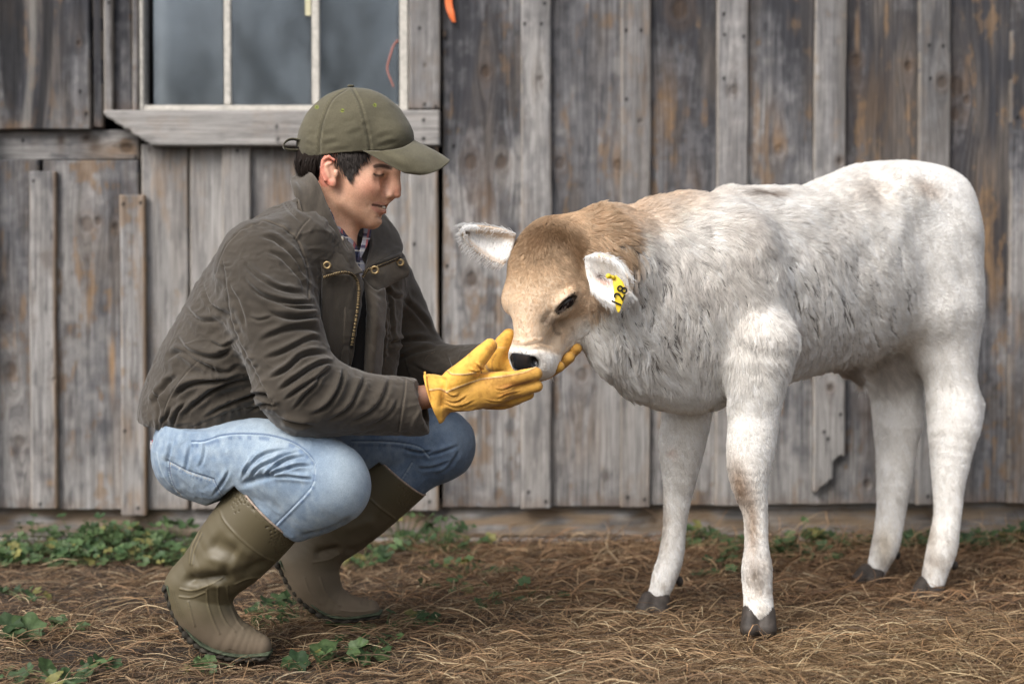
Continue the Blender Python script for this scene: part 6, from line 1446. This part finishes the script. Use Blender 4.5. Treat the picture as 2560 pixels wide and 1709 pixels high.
def flow_body(p, nn):
    u, v = proj(p); f = AX * .42 + np.array([0, 0, -1.0]); F_ = np.tile(f, (len(p), 1)); rp = sst(u, 2050, 2300) * (1 - sst(v, 900, 1050)); F_ = F_ * (1 - rp[:, None]) + (AX * 1.0 + np.array([0, 0, -.75])) * rp[:, None]
    h = p - HO; a = h @ HM; c = h @ HL; on = (np.linalg.norm(h, axis=1) < .24) & (h @ HN > -.06) & (u < 1470)
    Fh = np.outer(-np.sign(a - .0) * np.clip(np.abs(a) / .05, .2, 1), HM) + np.outer(np.clip(c / .03, -1.4, 1.4), HL); Fh[a > .0] = np.outer(np.ones((a > .0).sum()) * -.9, HM) + np.outer(np.clip(c[a > .0] / .04, -1, 1) * .6, HL)
    F_[on] = Fh[on]; bk = ((1 - sst(v, 500, 700)) * (~on))[:, None]; F_ = F_ * (1 - bk) + (AX * 1.1 + np.array([0, 0, -.35])) * bk; return F_
view = S.V - np.array([0, 0, CAMH]); view /= np.linalg.norm(view, axis=1)[:, None]; fac = sst(-(Np * view).sum(1), -.35, .1)
wf = (.16 + .84 * fac) * (1 - padm) * np.where(onhead, 3.2, 1.0) * np.where(W_ > 1060, 1.5, 1.0) * (1 - nearp * .97)
wf *= (HA < .150) | (hd > .26)
wf = wf * ~((np.abs((S.V - P(1414, 760, de)) @ tx) < PX(23, 2.9)) & (np.abs((S.V - P(1414, 760, de)) @ ty) < PX(8, 2.9)) & onhead)
furcol = S.col * 0 + base
coat("coat", 250000, S.V, S.Q, Np, furcol, length, clump, 21, cbody, M_FUR, flow_body, wfield=wf)
# ---- ears
def ear(name, rows, label, inner, colfn, fr, seed, nh=2600, hl=.022):
    R = [[P(*q) for q in r_] for r_ in rows]; nu, nv = 26, 26
    o = sheet(name, rows, nu, nv, .006, M_HIDE, cbody, colfn=colfn, disp=lambda a, b: inner * np.sin(a * math.pi) * np.sin(np.clip(b, 0, 1) * math.pi * .8 + .3)); o["label"] = label
    me = o.data; n_ = nu * nv; co = np.empty(len(me.vertices) * 3, np.float32); me.vertices.foreach_get("co", co); co = co.reshape(-1, 3).astype(float)
    A_ = co[:n_].reshape(nv, nu, 3); B_ = co[n_:].reshape(nv, nu, 3); r = np.random.default_rng(seed); P_, C_ = [], []
    a, b = np.meshgrid(np.linspace(0, 1, nu), np.linspace(0, 1, nv)); cc = colfn(a.ravel(), b.ravel()).reshape(nv, nu, 3)
    for k in range(nh):
        i = r.integers(0, nv); j = r.integers(0, nu); edge = r.uniform() < fr
        if edge: j = r.choice([0, 1, nu - 2, nu - 1]) if r.uniform() < .7 else j; 
        face = A_ if r.uniform() < .5 else B_; oth = B_ if face is A_ else A_; n = face[i, j] - oth[i, j]; n /= np.linalg.norm(n)
        al = A_[min(i + 1, nv - 1), j] - A_[max(i - 1, 0), j]; al /= np.linalg.norm(al); ou = A_[i, min(j + 1, nu - 1)] - A_[i, max(j - 1, 0)]; ou /= np.linalg.norm(ou); ou *= (1 if j > nu / 2 else -1)
        l_ = hl * .8 * r.uniform(.4, 1.1) * (1 if edge else .35); d_ = al * .75 + ou * (.5 if edge else .05) + n * .35 + np.array([0, 0, -.35]) + r.normal(0, .16, 3); d_ /= np.linalg.norm(d_)
        s = face[i, j]; P_.append([s - n * .001, s + d_ * l_ * .25, s + d_ * l_ * .5 + np.array([0, 0, -.0006]), s + d_ * l_ * .75 + np.array([0, 0, -.0018]), s + d_ * l_ + np.array([0, 0, -.004])]); C_.append(cc[i, j] * r.uniform(.85, 1.15) if not edge else WHT * r.uniform(.9, 1.2))
    hc_ = bpy.data.hair_curves.new("ear_hair"); hc_.add_curves([5] * len(P_)); hc_.points.foreach_set("position", np.array(P_, np.float32).ravel())
    ra = hc_.attributes.get("radius") or hc_.attributes.new("radius", 'FLOAT', 'POINT'); ra.data.foreach_set("value", np.tile(.0005 * np.array([1, .95, .8, .5, .15]), len(P_)).astype(np.float32))
    ca = hc_.attributes.new("Col", 'FLOAT_COLOR', 'CURVE'); c4 = np.ones((len(P_), 4), np.float32); c4[:, :3] = np.clip(C_, 0, .85); ca.data.foreach_set("color", c4.ravel()); hc_.materials.append(M_FUR)
    link(bpy.data.objects.new("ear_hair", hc_), o)
def ecol_far(a, b):
    c = mix(np.tile(WHT, (len(a), 1)), TANC * .95, (1 - sst(a, .12, .3)) * (b < .6) * .8); c = mix(c, np.array([.40, .31, .22]), sst(b, .62, .8) * sst(a, .15, .4)); return mix(c, TANC * 1.1, sst(a, .8, .95) * (b < .7) * .6)
ear("ear", [[(1290, 585, 2.985), (1285, 610, 2.99), (1275, 640, 2.99), (1258, 662, 2.985)], [(1250, 572, 2.98), (1243, 600, 2.995), (1233, 628, 2.99), (1225, 652, 2.97)], [(1205, 565, 2.965), (1198, 585, 2.985), (1192, 606, 2.98), (1190, 627, 2.955)],
              [(1172, 563, 2.95), (1167, 575, 2.965), (1165, 588, 2.962), (1165, 602, 2.945)], [(1154, 567, 2.945), (1153, 571, 2.95), (1154, 577, 2.95), (1156, 582, 2.94)]], "far ear, held out level, white with tan tip", -.006, ecol_far, .42, 5)
def ecol_near(a, b):
    c = mix(np.tile(WHT, (len(a), 1)), np.array([.52, .30, .23]), np.exp(-((a - .62) / .22)**2 - ((b - .42) / .25)**2) * .75); c = mix(c, np.array([.06, .025, .02]), np.exp(-((a - .42) / .10)**2 - ((b - .34) / .09)**2) * .95)
    return mix(c, TANC, (1 - sst(a, .02, .12)) * (b > .25) * (b < .6) * .8 + sst(b, .86, .97) * .6)
ear("ear", [[(1466, 640, 2.879), (1466, 668, 2.889), (1470, 697, 2.889), (1478, 722, 2.874)], [(1490, 636, 2.844), (1493, 674, 2.879), (1496, 712, 2.879), (1504, 745, 2.844)], [(1520, 641, 2.824), (1525, 680, 2.869), (1527, 722, 2.869), (1534, 759, 2.829)],
              [(1549, 660, 2.819), (1552, 690, 2.849), (1553, 722, 2.849), (1556, 750, 2.824)], [(1571, 695, 2.819), (1573, 705, 2.829), (1574, 720, 2.829), (1574, 735, 2.819)]], "near ear carrying the yellow tag", .010, ecol_near, .5, 6, 3000)
# long white fringe over the top of the near ear
# ---- eye
M_EYE, t_, b_ = newmat("dark_eye"); b_.inputs['Base Color'].default_value = (.010, .006, .006, 1); b_.inputs['Roughness'].default_value = .16; b_.inputs['Specular IOR Level'].default_value = .35
def ellm(name, c, r, R, mat, parent, k=.0016):
    e = Sdf(); e.ell(c, r, R, 0); V, Q = build_sdf(e, k, pad=.008); return mesh_np(name, V, Q, mat, parent)
ellm("eye", P(1415, 759, de + .0115), (PX(29, 2.9), .0105, PX(15, 2.9)), np.stack([tx, vz, ty]), M_EYE, cbody)
M_LID = mat_plain("dark_eyelid", (.05, .036, .028), .6, 0, .3, 100, .2, .1)
def rim(pts, r, dd, name="eyelid"): tube_obj(name, crom([P(u, v, d_ + .0005) for (u, v), d_ in zip(pts, dd)], 16), r, M_LID, cbody, 6)
rim([(1392, 781), (1400, 766), (1414, 751), (1436, 738)], np.concatenate([np.linspace(.0006, .0018, 8), np.linspace(.0018, .0008, 8)]), LIDS); rim([(1392, 781), (1408, 774), (1426, 758), (1436, 740)], .0011, LIDL)
V, F = [], []; rl = np.random.default_rng(8)
for k in range(14):
    t = rl.uniform(.1, .95); u = 1394 + 42 * t; v = 779 - 41 * t + rl.uniform(-1, 5) + 4 * np.sin(t * 3.1); p = P(u, v, de - .004)
    d_ = np.array([rl.uniform(-.5, .3), -.9, -.75 + rl.uniform(-.3, .2)]); d_ /= np.linalg.norm(d_); l_ = rl.uniform(.006, .012); tube(V, F, [p, p + d_ * l_ * .6, p + d_ * l_ + np.array([0, 0, -.001])], [.0005, .0004, .0001], 4, False)
mesh_np("eyelashes", np.array(V), F, M_LID, cbody)
# ---- hooves
M_HOOF = mat_plain("grey_hoof", (.048, .039, .033), .6, 0, .35, 60, .5, .5)
for (u, v0, v1, d, w_, sl) in ((1897, 1528, 1588, 3.07, 45, -1), (1638, 1498, 1540, 3.31, 41, -9), (2328, 1458, 1503, 3.53, 40, -14), (2180, 1425, 1462, 3.685, 36, -15)):
    h_ = Sdf(); h_.k = .004
    for s_ in (-1, 1):
        h_.cone(P(u + s_ * w_ * .42, v0, d), P(u + s_ * w_ * .50 + sl, v1 - w_ * .35, d - .02), PX(w_ * .50, d), PX(w_ * .52, d), .012)
    h_.plane(P(u, v1, d), (0, 0, -1)); V, Q = build_sdf(h_, .003); mesh_np("hoof", V, Q, M_HOOF, cbody)
for (u, v, d) in ((1699, 1452, 3.35), (2243, 1386, 3.72), (2386, 1412, 3.56)): ellm("dewclaw", P(u, v, d), (.009, .009, .012), np.eye(3), M_HOOF, cbody, .002)
# ---- ear tag
M_YEL = mat_plain("yellow_tag_plastic", (.78, .56, .03), .4, 0, .5, 60, .1, 0); M_INK = mat_plain("black_ink", (.008, .008, .008), .5, 0, .3, 60, .1, 0)
dt = 2.806
tg = sheet("ear_tag", [[(1531, 699, dt), (1535, 692, dt), (1540, 687, dt)], [(1534, 722, dt - .004), (1547, 714, dt - .004), (1559, 708, dt - .004)], [(1537, 752, dt - .006), (1550, 745, dt - .006), (1564, 736, dt - .006)], [(1541, 772, dt - .006), (1547, 768, dt - .006), (1555, 762, dt - .006)], [(1545, 781, dt - .006), (1547, 781, dt - .006), (1549, 779, dt - .006)]], 8, 24, .0018, M_YEL, None)
tag(tg, "yellow ear tag numbered 128 hanging in the near ear", "ear tag"); 
V, F = [], []; tube(V, F, [P(1521, 690, dt + .002), P(1521, 690, dt - .008)], [PX(7, dt)] * 2, 14); tube(V, F, [P(1522, 690, dt - .002), P(1537, 695, dt - .002)], [PX(5, dt), PX(6, dt)], 10); mesh_np("stud", np.array(V), F, M_YEL, tg)
cv = bpy.data.curves.new("tag_number", 'FONT'); cv.body = "128"; cv.size = .036; cv.extrude = .0003; cv.offset = .0005; cv.align_x = 'CENTER'; cv.align_y = 'CENTER'; cv.materials.append(M_INK)
tn = bpy.data.objects.new("tag_number", cv); tn.location = Vector(P(1549.5, 741, dt - .0088)); tn.rotation_euler = (math.radians(90), math.radians(-66), 0); tn.scale = (.80, .82, 1); COL.objects.link(tn)
bpy.context.view_layer.update(); _dg = bpy.context.evaluated_depsgraph_get(); _me = bpy.data.meshes.new_from_object(tn.evaluated_get(_dg)); _mw = world_of(tn); bpy.data.objects.remove(tn)
_me.transform(_mw); _me.name = "tag_number"; link(bpy.data.objects.new("tag_number", _me), tg)
